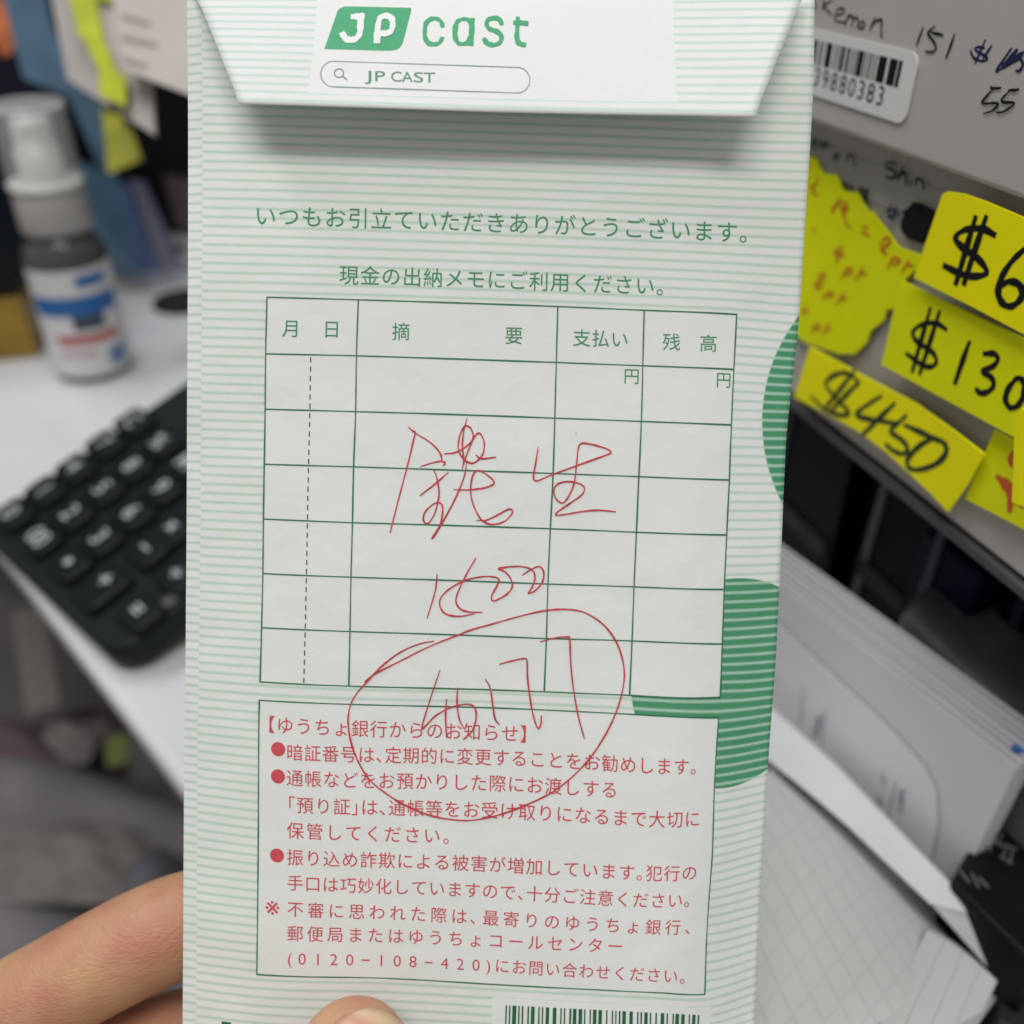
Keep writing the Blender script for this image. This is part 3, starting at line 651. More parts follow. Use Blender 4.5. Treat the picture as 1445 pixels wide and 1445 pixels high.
# ------------------------------------------------------------------ boxes standing behind the bottle, placed by their front faces
def facebox(name, q, thick, m, label, cat, group=None, bev=.0012):
    """front face given as four (px, py, depth) corners; a solid box extends behind it"""
    P_ = [W(*c) for c in q]; n = (P_[1] - P_[0]).cross(P_[2] - P_[0]).normalized()
    if n.dot(ray(*q[0][:2])) < 0: n = -n
    t = thing(name, label, cat, tuple(sum(P_, Vector()) / len(P_)), group); b = prism('carton', P_, n * thick, m, t, bev)
    return t, P_, n, b
def patch(name, q, m, par, plane, off=.0003):
    """flat print on the face plane (point, outward normal); q are (px, py, ...)"""
    o, n = plane; P_ = []
    for c in q:
        rr = ray(c[0], c[1]); P_.append(CAM + rr * ((o - CAM).dot(n) / rr.dot(n)) + n * off)
    return prism(name, P_, n * .0004, m, par)
M_navy = mat('navy_card', (.003, .003, .008), .6, .2, 30, spec=.04); M_blk2 = mat('black_card_gloss', (.006, .006, .007), .5, spec=.1)
t, P_, n, b = facebox('package', [(-90, -70, .56), (60, -70, .56), (108, 190, .52), (-90, 190, .52)], .05, M_navy, 'black package with orange flash and white stripe behind the bottle cap', 'package')
patch('orange_flash', [(-20, -20, .559), (12, 10, .555), (22, 70, .546), (8, 82, .545), (-10, 60, .548)], mat('orange_print', (.36, .085, .008), .5, .5, 60, spec=.2), b, (P_[0], -n))
patch('white_stripe', [(0, -40, .562), (16, -40, .562), (40, 45, .55), (30, 52, .549)], mat('lilac_print', (.21, .195, .225), .4), b, (P_[0], -n))
patch('red_stripe', [(22, -40, .562), (48, -40, .562), (64, 60, .548), (50, 45, .55)], mat('dark_red_print', (.22, .035, .05), .4), b, (P_[0], -n))
t, P_, n, b = facebox('package', [(52, -60, .50), (96, -60, .52), (200, 385, .575), (150, 345, .56)], .03, mat('blue_film', (.085, .17, .26), .3, .3, 25), 'tall pale blue package leaning beside the bottle', 'package')
patch('dark_strip', [(62, -10, .505), (74, -10, .51), (84, 45, .51), (76, 45, .507)], M_blk2, b, (P_[0], -n))
t, P_, n, b = facebox('package', [(112, 200, .575), (150, 205, .58), (172, 285, .59), (124, 250, .58)], .03, mat('royal_blue_card', (.02, .045, .21), .35, .2, 40), 'deep blue package under the grey price card', 'package')
t, P_, n, b = facebox('package', [(134, 252, .60), (178, 262, .61), (232, 392, .61), (182, 385, .60)], .03, mat('mid_blue_film', (.06, .12, .30), .3, .35, 40), 'mid blue package standing on the desk behind the bottle', 'package')
t, P_, n, b = facebox('package', [(176, 250, .615), (205, 255, .62), (268, 395, .62), (230, 392, .615)], .03, mat('ink_blue_card', (.017, .022, .075), .35, .3, 40), 'dark ink blue package between the mid blue package and the envelope', 'package')
# clear round dish in front of the packages
dp = onz(215, 383, 0); dish = lathe('dish', [(.0001, .001), (.028, .001), (.034, .003), (.0385, .012), (.0392, .012), (.0350, .0015), (.028, 0)], glassy('dish_plastic', (.85, .86, .88), .1, .8, 1.2), (dp.x, dp.y, .0006)); tag(dish, 'shallow clear round dish under the blue packages', 'dish')
# dark panel for the recess behind; its shade is put into the colour
t, P_, n, b = facebox('shade_panel', [(100, -80, .74), (620, -60, .74), (620, 385, .64), (100, 385, .64)], .2, mat('recess_shade_black', (.0035, .003, .0034), .8, .3, 12, spec=.04), 'dark panel standing in for the shaded recess behind the blue packages', 'shade_panel')
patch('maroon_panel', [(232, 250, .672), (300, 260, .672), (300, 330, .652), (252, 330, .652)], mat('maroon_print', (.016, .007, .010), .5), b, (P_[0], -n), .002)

# price cards on the far shelf strip
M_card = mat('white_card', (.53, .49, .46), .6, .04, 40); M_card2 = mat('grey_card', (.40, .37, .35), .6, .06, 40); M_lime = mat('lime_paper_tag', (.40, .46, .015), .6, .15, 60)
M_faint = mat('faint_print', (.44, .41, .39), .6)
def card(name, q, m, label, cat, thick=.0012, group=None):
    P_ = [W(*c) for c in q]; n = (P_[1] - P_[0]).cross(P_[2] - P_[0]).normalized()
    if n.dot(ray(*q[0][:2])) < 0: n = -n
    card.plane = (P_[0], -n)
    return tag(prism(name, P_, n * thick, m), label, cat, group)
c = card('price_card', [(152, -60, .375), (330, -60, .32), (330, 158, .30), (170, 96, .350)], M_card, 'large white price card with faint lines left of the envelope flap', 'price card')
for k, (y, ln) in enumerate(((18, 40), (48, 50), (78, 36))): patch('faint_text', [(172, y, .3575), (172 + ln, y + 12, .346), (172 + ln, y + 17, .345), (172, y + 6, .3568)], M_faint, c, card.plane)
card('price_card', [(62, -60, .43), (205, -60, .385), (217, 190, .345), (95, 112, .40)], M_card2, 'grey price card hanging behind the lime tags', 'price card')
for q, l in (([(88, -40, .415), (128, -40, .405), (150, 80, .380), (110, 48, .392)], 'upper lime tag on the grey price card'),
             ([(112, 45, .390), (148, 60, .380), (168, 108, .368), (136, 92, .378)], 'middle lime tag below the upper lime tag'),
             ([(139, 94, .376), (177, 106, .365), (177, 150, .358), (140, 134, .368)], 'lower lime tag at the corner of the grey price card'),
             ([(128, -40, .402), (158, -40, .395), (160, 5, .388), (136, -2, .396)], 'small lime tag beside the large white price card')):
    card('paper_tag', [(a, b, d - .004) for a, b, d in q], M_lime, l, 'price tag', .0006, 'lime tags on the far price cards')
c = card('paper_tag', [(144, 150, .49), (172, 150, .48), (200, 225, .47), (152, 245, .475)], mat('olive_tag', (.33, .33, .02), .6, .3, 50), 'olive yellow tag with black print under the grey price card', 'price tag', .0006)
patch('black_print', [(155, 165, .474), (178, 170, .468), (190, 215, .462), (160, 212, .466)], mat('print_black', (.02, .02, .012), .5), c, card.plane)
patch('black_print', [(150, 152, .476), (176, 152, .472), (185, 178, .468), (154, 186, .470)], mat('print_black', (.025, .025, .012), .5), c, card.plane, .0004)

# ------------------------------------------------------------------ right-hand shelf: boxes, labels and price tags
YAW = math.radians(18); SD = Vector((math.sin(YAW), -math.cos(YAW), 0)); SN = Vector((-math.cos(YAW), -math.sin(YAW), 0)); ZU = Vector((0, 0, 1))
class Plane:
    def __init__(s, D, d=SD, n=SN, u=ZU, o=None): s.o = Vector((CAM.x, CAM.y, 0)) - n * D if o is None else o; s.d, s.n, s.u = d, n, u
    def hit(s, px, py, h=0):
        r = ray(px, py); o = s.o + s.n * h; t = (o - CAM).dot(s.n) / r.dot(s.n); p = CAM + r * t - o; return np.array([p.dot(s.d), p.dot(s.u)])
    def pt(s, a, b, h=0): return s.o + s.d * a + s.u * b + s.n * h
    def zoom(s, txt, k, ox, oy, h=0):
        n = [float(x) for x in txt.split()]; return [s.hit(ox + n[i] / k, oy + n[i + 1] / k, h) for i in range(0, len(n), 2)]
    def slab(s, name, pts, h0, h1, m, par=None, bev=0): return prism(name, [s.pt(a, b, h0) for a, b in pts], s.n * (h1 - h0), m, par, bev)
    def ribbon(s, h): return Ribbon(lambda a, b, e: s.pt(a, b, h + e), 3e-5)
P1 = Plane(.1245); P2_ = Plane(.1315)
M_box = mat('white_cardboard', (.48, .45, .425), .65, .035, 60, .15, 900); M_box2 = mat('grey_white_cardboard', (.44, .415, .39), .6, .06, 80)
M_mark = mat('black_marker', (.012, .012, .014), .5); M_bpen = mat('blue_pen', (.012, .016, .075), .5); M_lbl = mat('label_paper', (.76, .75, .73), .35)
z1 = .1738; aL = P1.hit(960, 100)[0]; aR = P1.hit(1640, 60)[0]
ub = thing('cardboard_box', 'upper white cardboard box with black handwriting and a barcode sticker', 'box', tuple(P1.pt(P1.hit(1300, 200)[0], z1)))
ubb = P1.slab('carton', [(aL, z1), (aR, z1), (aR, z1 + .12), (aL, z1 + .12)], -.10, 0, M_box, ub, .0012)
sw = .00042
R = P1.ribbon(0)
for s in ('560 -6 566 12 574 28 562 42', '607 -20 602 20 597 44', '642 2 606 26 636 62', '652 66 688 54 682 34 660 46 652 84 694 96', '692 112 700 84 712 58', '708 74 722 66 728 78 722 112', '726 84 742 74 750 86 744 120', '768 86 754 108 764 122 777 104 768 86'): R.stroke(P1.zoom(s, 2.98, 960, 0), sw)
for s in ('48 278 74 220 100 160', '70 222 120 184 160 184 156 250 154 326 167 336', '533 250 505 330 475 410', '472 480 476 488', '640 238 608 266 577 300 620 360 652 420 640 460 600 472 560 466', '608 292 660 305 716 318', '820 312 785 415 745 525',
          '1150 785 1166 800 1240 797', '1170 803 1120 862 1074 920 1092 936 1150 934 1200 934 1216 952 1160 1004 1088 1028', '1315 815 1360 818 1405 810', '1322 822 1284 862 1254 895 1266 925 1360 930 1342 962 1270 1010 1208 1018'): R.stroke(P1.zoom(s, 6.42, 1220, 0), sw)
R.build('handwriting', M_mark, ubb)
R = P1.ribbon(0)
for s in ('1086 436 1030 426 1004 446 1030 474 1086 502 1112 530 1090 550 1030 546 985 516 962 462', '1095 365 1050 468 1005 570', '1152 415 1116 470 1080 524', '1332 440 1262 540 1194 642 1240 622 1330 570 1420 516 1300 548 1250 600 1320 520 1384 450 1320 545 1280 590 1400 510', '1445 470 1420 530 1440 580 1410 640 1376 640', '1250 596 1340 530 1440 480 1330 560 1260 610'): R.stroke(P1.zoom(s, 6.42, 1220, 0), sw * 1.1)
R.build('blue_handwriting', M_bpen, ubb)
la, lz = P1.hit(1297, 87); lb2, lz2 = P1.hit(1273, 176)
lbl = P1.slab('barcode_sticker', rrect(P1.hit(1080, 60)[0], P1.hit(1205, 152)[1], P1.hit(1291, 120)[0], P1.hit(1200, 52)[1], .0022), .00012, .00045, M_lbl, ubb)
R = P1.ribbon(.00045)
zt = P1.hit(1200, 67)[1]; zb_ = P1.hit(1200, 104)[1]
bb = [(1140,1144),(1148,1150),(1152,1157),(1160,1162),(1164,1166),(1170,1178),(1182,1184),(1187,1189),(1191,1196),(1199,1203),(1206,1208),(1211,1213),(1214.5,1222),(1224,1226),(1229,1231),(1233,1235),(1238,1240),(1243,1254.5),(1258,1269),(1270.5,1275.5)]
for a, b in bb:
    f_ = lambda x: P1.hit(x, 57 + (x - 1150) * .31)[0]
    R.poly([(f_(a), zb_), (f_(b), zb_), (f_(b), zt), (f_(a), zt)])
R.build('barcode_bars', M_mark, lbl)
R = P1.ribbon(.00045)
s0 = P1.hit(1150, 107); s1 = P1.hit(1253, 135.5); hgt = (s1[0] - s0[0]) / 8
def flat_text(R, s, a0, a1, zc, size, offset=0.0):
    p = (a1 - a0) / len(s)
    for k, ch in enumerate(s):
        v, f = glyph(ch, offset); b0 = len(R.v); ox = a0 + p * (k + .5) - size * (v[:, 0].max() + v[:, 0].min()) / 2
        for q in v: R.v.append(R.put(ox + q[0] * size, zc + (q[1] - .36) * size, R.h))
        R.f += [[b0 + i for i in t] for t in f]
flat_text(R, '39880383', s0[0], s1[0], (s0[1] + s1[1]) / 2, hgt * 1.62, .004)
R.build('barcode_digits', M_mark, lbl)
# second box, below, under clear tape
z2 = .1096
lbx = thing('cardboard_box', 'lower grey white box under clear tape, behind the yellow tags', 'box', tuple(P2_.pt(P2_.hit(1300, 330)[0], z2)))
lbb = P2_.slab('carton', [(P2_.hit(960, 300)[0], z2), (P2_.hit(1700, 300)[0], z2), (P2_.hit(1700, 300)[0], z1 - .0012), (P2_.hit(960, 300)[0], z1 - .0012)], -.10, 0, M_box2, lbx, .001)
P2_.slab('clear_tape', [tuple(P2_.hit(*q)) for q in ((1130, 190), (1460, 320), (1460, 352), (1285, 300), (1130, 246))], .0003, .0007, mat('tape', (.62, .60, .57), .12, Alpha=.35), lbb)
R = P2_.ribbon(.0009)
for s in ('142 104 166 92 160 74 144 84 142 118 168 126', '186 134 206 86 210 124 234 96 238 142', '290 160 274 184 290 200 310 176 290 160', '362 214 372 174 402 180 416 242', '678 226 624 220 614 250 662 268 682 300 644 320 610 308', '732 240 708 290 688 336', '704 300 738 288 744 362', '778 336 770 372', '806 362 816 320 850 340 856 392'): R.stroke(P2_.zoom(s, 4.515, 1120, 180), .00052)
R.build('handwriting', M_mark, lbb)
R = P2_.ribbon(.0009)
for a, b in ((332, 362), (372, 380), (392, 404), (440, 456), (462, 470), (478, 498)):
    q = [P2_.hit(1120 + x / 4.515, 180 + y / 4.515) for x, y in ((a, 340 + (a - 332) * .3), (b, 340 + (b - 332) * .3), (b - 8, 410 + (b - 332) * .38), (a - 8, 410 + (a - 332) * .38))]
    R.poly(q[::-1])
for s in ('740 545 790 520 820 530 900 560 880 600 760 580 750 640 850 600 890 620 760 660 850 680 870 640 770 610 800 540 860 650',): R.stroke(P2_.zoom(s, 4.515, 1120, 180), .0026, step=2e-6)
R.build('barcode_and_scribble', M_mark, lbb)
R = P2_.ribbon(.0009)
for s in ('640 490 630 560 660 580', '680 500 655 590', '610 530 650 520 690 540', '620 560 690 556'): R.stroke(P2_.zoom(s, 4.515, 1120, 180), .0005)
R.build('blue_handwriting', M_bpen, lbb)
# yellow tags
M_yel = mat('yellow_tag_paper', (.93, .87, .004), .55, .03, 80, .25, 90, spec=.15); M_yel2 = mat('lime_yellow_tag_paper', (.80, .85, .004), .55, .04, 80, .35, 70, spec=.15); M_grn = mat('dark_green_marker', (.018, .035, .008), .5); M_orr = mat('orange_red_marker', (.62, .10, .012), .5)
PT = P2_; TG = 'yellow price tags on the shelf'
def ptag(poly, h, m, label, th=.0005, curl=None):
    o = PT.slab('price_tag', [tuple(q) for q in poly], h, h + th, m); return tag(o, label, 'price tag', TG)
st_ = ptag(PT.zoom('60 178 150 190 180 268 200 293 280 300 300 350 325 402 418 415 440 465 480 525 515 538 560 602 600 650 680 760 760 790 830 815 790 900 700 990 655 1150 600 1162 585 1228 500 1292 475 1368 400 1440 300 1440 90 1372 -10 1290', 4.515, 1120, 180, .001), .001, M_yel2, 'large torn yellow sticker with red point list beside the envelope')
R = PT.ribbon(.0016)
for s in ('158 312 138 366 108 372', '138 366 120 405 152 432', '240 516 320 462', '288 440 268 500 246 545', '300 500 320 560 340 620 366 636', '336 470 316 520 350 520', '346 484 312 556', '440 628 474 640', '432 662 486 692', '546 752 590 700 616 730 560 780 600 806', '598 896 636 832 680 848 636 876', '688 922 736 846', '720 866 762 880', '312 750 262 800 322 812', '312 780 268 862', '306 956 346 896 376 914 334 940', '394 972 446 890', '420 922 466 932', '150 932 204 938 140 996 166 1020 190 980', '186 1090 222 1050 256 1062 222 1078', '272 1124 326 1050', '300 1082 340 1092', '60 1190 84 1140', '52 1160 96 1170', '112 1296 146 1256 172 1270 136 1290', '190 1314 234 1240', '206 1272 240 1290', '120 640 140 664'): R.stroke(PT.zoom(s, 4.515, 1120, 180, .0016), .00052, taper=.5)
R.build('red_writing', M_orr, st_)
t130 = ptag([*PT.zoom('935 1178 1470 1432', 2.98, 960, 0, .004), *PT.zoom('1560 560 1560 785 800 370', 3.247, 1000, 400, .004)], .004, M_yel2, 'yellow tag reading $130, below the $6 tag')
Z3 = dict(k=3.247, ox=1000, oy=400)
R = PT.ribbon(.0045)
for s in ('1088 210 1040 182 975 190 936 225 955 266 1020 310 1044 350 1030 378 985 376 908 322', '1016 115 975 260 934 402', '1058 130 1014 270 968 412', '1195 270 1162 362 1130 456', '1264 322 1310 322 1326 348 1306 378 1260 402 1296 430 1308 464 1284 494 1250 502 1228 486', '1412 434 1376 480 1362 530 1380 566 1414 562 1442 520 1450 466 1430 434 1404 440'): R.stroke(PT.zoom(s, **Z3, h=.0045), .0011, taper=.25)
R.build('price_writing', M_mark, t130)
t6 = ptag([*PT.zoom('1112 815 1132 805 1200 815 1300 850 1500 935 1500 1428 1240 1290 990 1166', 2.98, 960, 0, .006)], .006, M_yel, 'uppermost yellow tag, its price starting with $6')
R = PT.ribbon(.0065)
for s in ('1322 988 1270 962 1200 966 1158 998 1180 1034 1250 1086 1288 1136 1270 1158 1200 1158 1110 1118', '1242 914 1202 1050 1160 1192', '1286 914 1240 1050 1194 1192', '1445 1050 1396 1098 1352 1166 1338 1230 1356 1274 1392 1288 1428 1262 1440 1226 1420 1192 1380 1184 1346 1204'): R.stroke(PT.zoom(s, 2.98, 960, 0, .0065), .00125, taper=.2)
R.build('price_writing', M_mark, t6)
t450 = ptag(PT.zoom('470 290 700 415 950 545 1120 665 1270 780 1190 925 1105 1045 1020 955 940 880 820 770 700 680 540 592 400 520', **Z3, h=.003), .003, M_yel, 'yellow tag reading $450 with curled corner, lowest on the shelf')
R = PT.ribbon(.0035)
for s in ('684 470 672 436 620 410 560 430 538 464 566 506 618 560 642 592 610 604 540 582 470 518', '668 400 600 490 528 580', '690 450 622 520 554 592', '792 515 720 562 678 602 740 622 868 642', '852 550 780 620 708 692', '905 606 868 640 836 676 890 720 914 760 890 780 848 766 816 738', '900 648 980 684 1056 720', '1040 706 970 742 916 800 918 842 970 852 1050 822 1092 768 1070 722 1004 704'): R.stroke(PT.zoom(s, **Z3, h=.0035), .0011, taper=.25)
R.build('price_writing', M_grn, t450)
tr = ptag(PT.zoom('1320 670 1600 830 1600 1200 1440 1118 1185 985', **Z3, h=.0015), .0015, M_yel2, 'yellow tag with thick red marks, right of the $450 tag')
R = PT.ribbon(.0020)
for s, w in (('850 750 822 830 842 890', .0016), ('720 970 790 1040 815 1100 806 1210', .0024), ('860 1010 820 1080 900 1180', .0020)): R.stroke(PT.zoom(s, 5.557, 1280, 500, .0020), w, taper=.6, step=1e-6)
R.build('red_writing', M_orr, tr)
te = ptag(PT.zoom('1415 600 1445 570 1560 620 1560 1060 1400 1000', **Z3, h=.008), .008, M_yel, 'yellow tag edge cut off by the right side of the picture')
# shelf board under the boxes
sh = thing('shelf', 'grey shelf board carrying the white boxes', 'shelf', tuple(P2_.pt(0, z2 - .006)))
aa, ab = P2_.hit(700, 600)[0] - .6, P2_.hit(1800, 600)[0]
P2_.slab('shelf_board', [(aa, z2 - .0030), (ab, z2 - .0030), (ab, z2 - .0006), (aa, z2 - .0006)], -.2, .001, mat('grey_shelf_metal', (.075, .072, .078), .5, .1, 40, spec=.2), sh, .0006)
P2_.slab('recess_closer', [(aa, -.02), (ab, -.02), (ab, z2 - .006), (aa, z2 - .006)], -.215, -.205, mat('recess_closer_dark', (.008, .008, .010), .6), sh)  # unseen panel, added to close the recess and keep it dark
# dark card boxes under the shelf
rr_ = random.Random(5)
cols = [(.008, .008, .013), (.016, .014, .032), (.007, .007, .009), (.013, .013, .022), (.008, .007, .010)]
cols = [(.006, .006, .008)] + cols; lab = ['black card pack under the shelf, mostly behind the envelope', 'black card pack under the shelf, nearest the envelope', 'dark violet card pack under the shelf, second from the envelope', 'black card pack under the middle of the shelf', 'dark navy card pack under the shelf below the $450 tag', 'near black card pack under the right end of the shelf']
for k in range(6):
    a = P2_.hit(965 + 105 * k, 700)[0]; a2 = P2_.hit(965 + 105 * (k + 1), 700)[0]; h = -.03 - .006 * (k % 2)
    t = thing('card_pack', lab[k], 'card pack', tuple(P2_.pt((a + a2) / 2, .03, h)), 'dark card packs under the shelf')
    b = P2_.slab('carton', [(a + .001, .006), (a2 - .001, .006), (a2 - .001, .088 - .005 * (k % 3)), (a + .001, .088 - .005 * (k % 3))], h - .08, h, mat('dark_pack', tuple(x * f for x, f in zip(cols[k], (.6, .55, .8))), .5, .5, 70, spec=.08), t, .001)
    P2_.slab('foil_strip', [(a + .004, .02), (a + .0075, .02), (a + .0085, .082), (a + .006, .082)], h + .0003, h + .0006, mat('violet_foil', (.018, .016, .034), .25, .4, 80), b)
    P2_.slab('foil_band', [(a + .004, .044), (a2 - .004, .044), (a2 - .004, .05), (a + .004, .05)], h + .0003, h + .0007, mat('print_dim', (.016, .014, .018), .4, .6, 120), b)
# grey plastic-wrapped pack lying in front of them
q = [onz(1270, 862, .064), onz(1325, 795, .066), onz(1560, 935, .070), onz(1560, 1130, .064), onz(1420, 1010, .064)]
gp_ = tag(prism('wrapped_pack', q, (0, 0, -.03), mat('grey_wrap', (.12, .112, .125), .4, .35, 60), None, .003), 'grey shrink wrapped pack lying behind the white envelopes', 'pack')

# ------------------------------------------------------------------ stack of white envelopes leaning below the shelf
BLp, BRp = onz(1040, 985, .022), onz(1345, 1262, .022)
TLp, TRp = onz(1060, 752, .075), onz(1432, 1052, .075)
hd = (BRp - BLp).normalized(); up_ = (TLp - BLp); up_ = (up_ - hd * up_.dot(hd)).normalized(); nn = hd.cross(up_).normalized()
if nn.dot(ray(1200, 1000)) > 0: nn = -nn
PE = Plane(0, hd, nn, up_, BLp)
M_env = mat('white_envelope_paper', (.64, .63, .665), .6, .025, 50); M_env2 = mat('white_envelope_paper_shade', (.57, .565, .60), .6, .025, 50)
fr_names = ['front white envelope of the leaning stack, printed with small grey writing', 'white envelope second from the front of the leaning stack']
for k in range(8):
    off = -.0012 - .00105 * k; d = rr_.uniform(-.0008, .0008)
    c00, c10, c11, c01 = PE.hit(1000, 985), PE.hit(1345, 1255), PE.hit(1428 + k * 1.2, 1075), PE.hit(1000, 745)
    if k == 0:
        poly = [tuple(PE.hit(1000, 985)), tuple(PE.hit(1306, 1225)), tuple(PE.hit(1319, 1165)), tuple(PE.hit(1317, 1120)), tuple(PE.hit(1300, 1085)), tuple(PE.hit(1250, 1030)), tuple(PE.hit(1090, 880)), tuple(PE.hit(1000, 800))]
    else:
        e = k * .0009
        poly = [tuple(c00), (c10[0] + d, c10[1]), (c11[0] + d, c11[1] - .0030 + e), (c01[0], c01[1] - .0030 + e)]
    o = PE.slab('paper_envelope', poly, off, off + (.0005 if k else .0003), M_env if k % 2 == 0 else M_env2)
    lab_ = fr_names[k] if k < 2 else 'white envelope further back in the leaning stack below the shelf'
    tag(o, lab_, 'envelope', 'white envelopes leaning in a stack')
    if k == 0:
        R = PE.ribbon(off + .0003)
        for s in ('243 430 232 470 205 580', '190 395 185 420 196 440', '175 420 205 428', '180 440 200 455', '265 460 258 500 262 520', '250 480 290 470', '246 500 285 505', '240 520 280 530', '236 545 275 555', '270 470 262 570', '155 500 190 510', '160 520 186 530', '175 490 165 545'): R.stroke(PE.zoom(s, 2.981, 1180, 960), .00042)
        for s in ('370 415 365 480 360 540', '440 485 432 540 426 600'): R.stroke(PE.zoom(s, 2.173, 960, 780), .0003)
        for s in ('425 500 415 530 405 570', '432 500 405 520', '430 530 398 548', '420 560 395 570'): R.stroke(PE.zoom(s, 2.173, 960, 780), .0006)
        R.build('printed_address', mat('grey_print', (.20, .195, .23), .6), o)
# folded paper lip in front of the stack
lip = [W(1030, 942, .251), W(1092, 1002, .243), W(1180, 1080, .232), W(1290, 1195, .214), W(1345, 1250, .207), W(1366, 1290, .203), W(1312, 1276, .2025), W(1255, 1222, .208), W(1196, 1166, .214), W(1140, 1118, .220), W(1089, 1077, .226), W(1040, 1036, .232)]
ln_ = (lip[2] - lip[0]).cross(lip[5] - lip[0]).normalized()
lo = tag(prism('folded_sheet', lip, Vector((0.002, 0.003, -.0035)), mat('folded_paper', (.66, .675, .68), .6, .03, 50), None, .0006), 'folded white sheet lying along the front of the envelope stack', 'paper')
lf = [W(1312, 1273, .2035), W(1364, 1288, .204), W(1408, 1350, .2035), W(1400, 1372, .2025)]
prism('turned_down_end', lf, Vector((.001, .002, -.001)), mat('folded_paper_end', (.52, .52, .53), .6), lo)

# ------------------------------------------------------------------ ruled ledger sheets on the desk, curling up to the right
def ledger_mat(fu, fv, wu, wv, k):
    m = mat('ruled_paper', (.56, .565, .56), .6); nt = m.node_tree; N = nt.nodes; L = nt.links; b = N['Principled BSDF']
    un = N.new('ShaderNodeUVMap'); sp = N.new('ShaderNodeSeparateXYZ'); L.new(un.outputs[0], sp.inputs[0])
    def M(op, a, c):
        n = N.new('ShaderNodeMath'); n.operation = op
        for i, x in enumerate((a, c)):
            if isinstance(x, (int, float)): n.inputs[i].default_value = x
            else: L.new(x, n.inputs[i])
        return n.outputs[0]
    l1 = M('LESS_THAN', M('FRACT', M('MULTIPLY', sp.outputs[0], fu), 0), wu); l2 = M('LESS_THAN', M('FRACT', M('MULTIPLY', sp.outputs[1], fv), 0), wv)
    mx = M('MULTIPLY', M('MAXIMUM', l1, l2), k); n = N.new('ShaderNodeMix'); n.data_type = 'RGBA'; L.new(mx, n.inputs[0])
    n.inputs[6].default_value = (.58, .585, .575, 1); n.inputs[7].default_value = (.26, .30, .34, 1); L.new(n.outputs[2], b.inputs['Base Color']); return m
M_led = ledger_mat(17., 13., .15, .08, .16); M_led2 = ledger_mat(4., .01, .05, .0, .55)
def sheet(corners, zc, label, bulge=0, m=M_led):
    """corners px: near-left, near-right, far-right, far-left, each with its height above the desk"""
    Q = [onz(x, y, z) for x, y, z in corners]; n = 24; v, uv = [], []
    for j in range(n + 1):
        for i in range(n + 1):
            a, b = i / n, j / n; p = (Q[0] * (1 - a) + Q[1] * a) * (1 - b) + (Q[3] * (1 - a) + Q[2] * a) * b
            v.append(p + ZU * (bulge * math.sin(math.pi * a) * (1 - b * .4))); uv.append((a, b))
    o = mesh('ledger_sheet', v, [[j * (n + 1) + i, j * (n + 1) + i + 1, (j + 1) * (n + 1) + i + 1, (j + 1) * (n + 1) + i] for j in range(n) for i in range(n)], m, None, True, uvs=uv)
    s = o.modifiers.new('t', 'SOLIDIFY'); s.thickness = .0004; s.offset = -1
    return tag(o, label, 'paper', 'ruled sheets at the lower right')
sheet([(1100, 1900, .052), (1418, 1394, .007), (1180, 1050, .007), (900, 1250, .052)], 0, 'lower ruled sheet covered in a faint grid beside the envelope', .016)  # tilt and bulge shaped to darken the side by the folded lip
sheet([(1180, 1560, .058), (1388, 1428, .034), (1408, 1384, .030), (1310, 1306, .030)], 0, 'small upper ruled sheet curling up at its corner', .002, M_led2)
bk = onz(1100, 1500, .02)
nb_ = prism('notebook', [onz(x, y, .0050) for x, y in ((1080, 1900), (1405, 1398), (1190, 1070), (890, 1260))], (0, 0, -.0044), mat('notebook_edge', (.45, .45, .44), .6)); tag(nb_, 'closed pad of paper under the ruled sheets', 'pad')

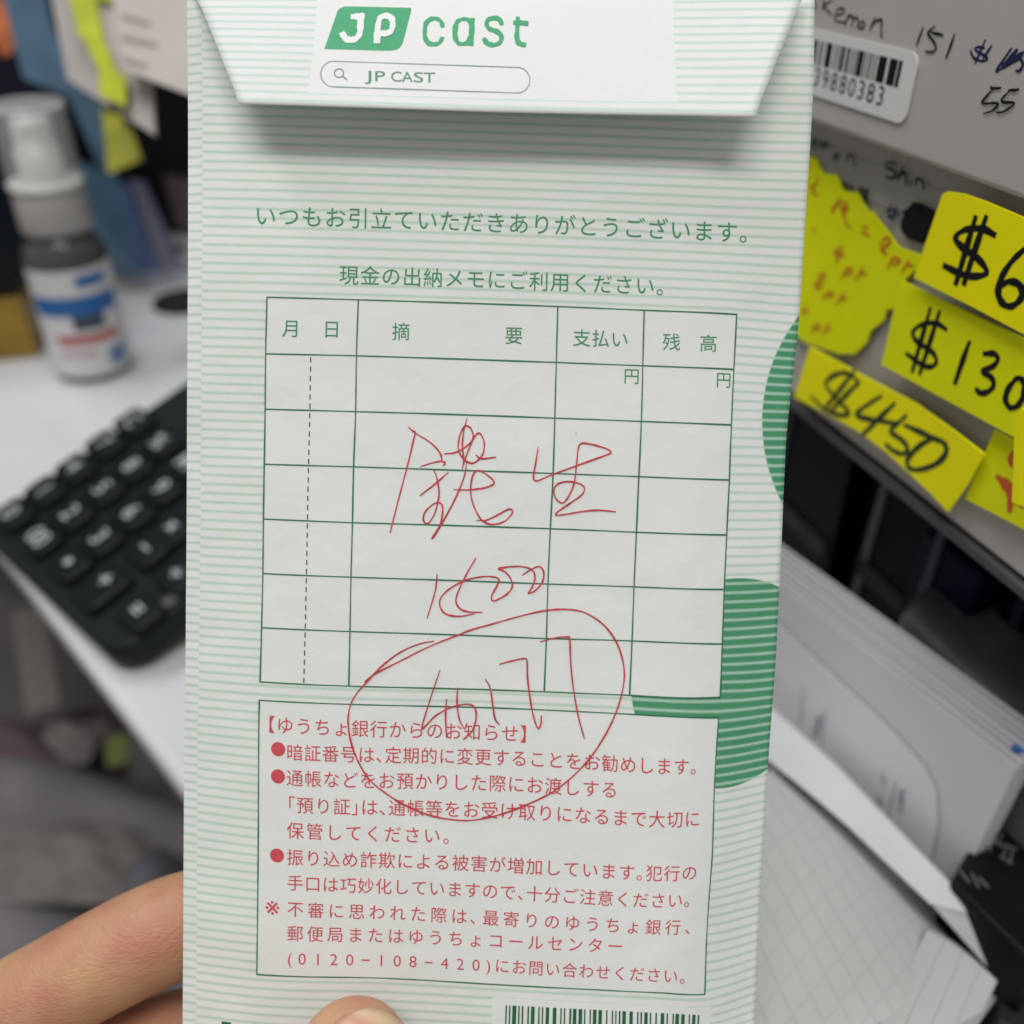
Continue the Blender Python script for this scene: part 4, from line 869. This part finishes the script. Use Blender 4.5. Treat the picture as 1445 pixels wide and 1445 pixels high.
# ------------------------------------------------------------------ dark packs and odds at the lower right corner
def topbox(name, px, z, h, m, label, cat, bev=.0015):
    q = [onz(x, y, z) for x, y in px]; return tag(prism(name, q, (0, 0, -h), m, None, bev), label, cat)
kb = topbox('card_pack', [(1340, 1245), (1420, 1105), (1560, 1200), (1470, 1370)], .035, .034, mat('black_pack', (.007, .007, .009), .3), 'black pack with white lettering beyond the folded sheet', 'card pack')
R = Ribbon(lambda a, b, h: tuple(onz(a, b, .0353 + h)), 0)
for s in ('640 650 700 700', '700 640 680 690', '670 665 660 690', '720 690 700 750', '745 700 730 770', '700 690 760 710', '690 740 740 770', '610 680 600 700', '620 660 650 720', '520 800 560 850', '570 810 600 870', '600 830 640 870'): R.stroke([(1180 + float(x) / 2.981, 960 + float(y) / 2.981) for x, y in zip(s.split()[::2], s.split()[1::2])], 3.5)
R.build('white_lettering', mat('dim_white_print', (.13, .12, .12), .5), kb)
topbox('card_pack', [(1405, 1100), (1440, 1052), (1600, 1120), (1560, 1200)], .045, .044, mat('violet_pack', (.022, .016, .045), .3, .4, 60), 'dark violet pack behind the black pack', 'card pack')
topbox('card', [(1428, 1054), (1442, 1034), (1520, 1060), (1500, 1090)], .066, .001, mat('blue_card', (.02, .13, .36), .35), 'bright blue card corner at the end of the envelope stack', 'card', 0)
topbox('eraser', [(1368, 1305), (1382, 1288), (1420, 1312), (1402, 1340)], .024, .010, mat('dull_red_rubber', (.27, .055, .06), .6), 'dull red block beside the black pack', 'block')
def crumple(name, px, z, r, m, seed, label, cat):
    c = onz(*px, z); bm = bmesh.new(); bmesh.ops.create_icosphere(bm, subdivisions=4, radius=1); g = random.Random(seed); dirs = [Vector((g.gauss(0, 1), g.gauss(0, 1), g.gauss(0, 1))).normalized() for _ in range(26)]
    for v in bm.verts: v.co = v.co * (r * (1.15 - .5 * max(abs(v.co.normalized().dot(d)) for d in dirs) ** 6)) ; v.co.z = max(v.co.z, -r * .6)
    me = bpy.data.meshes.new(name); bm.to_mesh(me); bm.free(); me.materials.append(m); me.shade_smooth(); o = bpy.data.objects.new(name, me); COL.objects.link(o); o.location = c; return tag(o, label, cat)
crumple('tissue', (1470, 1318), .026, .0105, mat('tissue_white', (.36, .34, .30), .85), 3, 'crumpled off white tissue at the right edge', 'tissue')
topbox('card_pack', [(1400, 1440), (1425, 1370), (1560, 1400), (1560, 1520)], .018, .017, mat('charcoal_pack', (.02, .02, .023), .4), 'charcoal pack below the crumpled tissue', 'card pack')
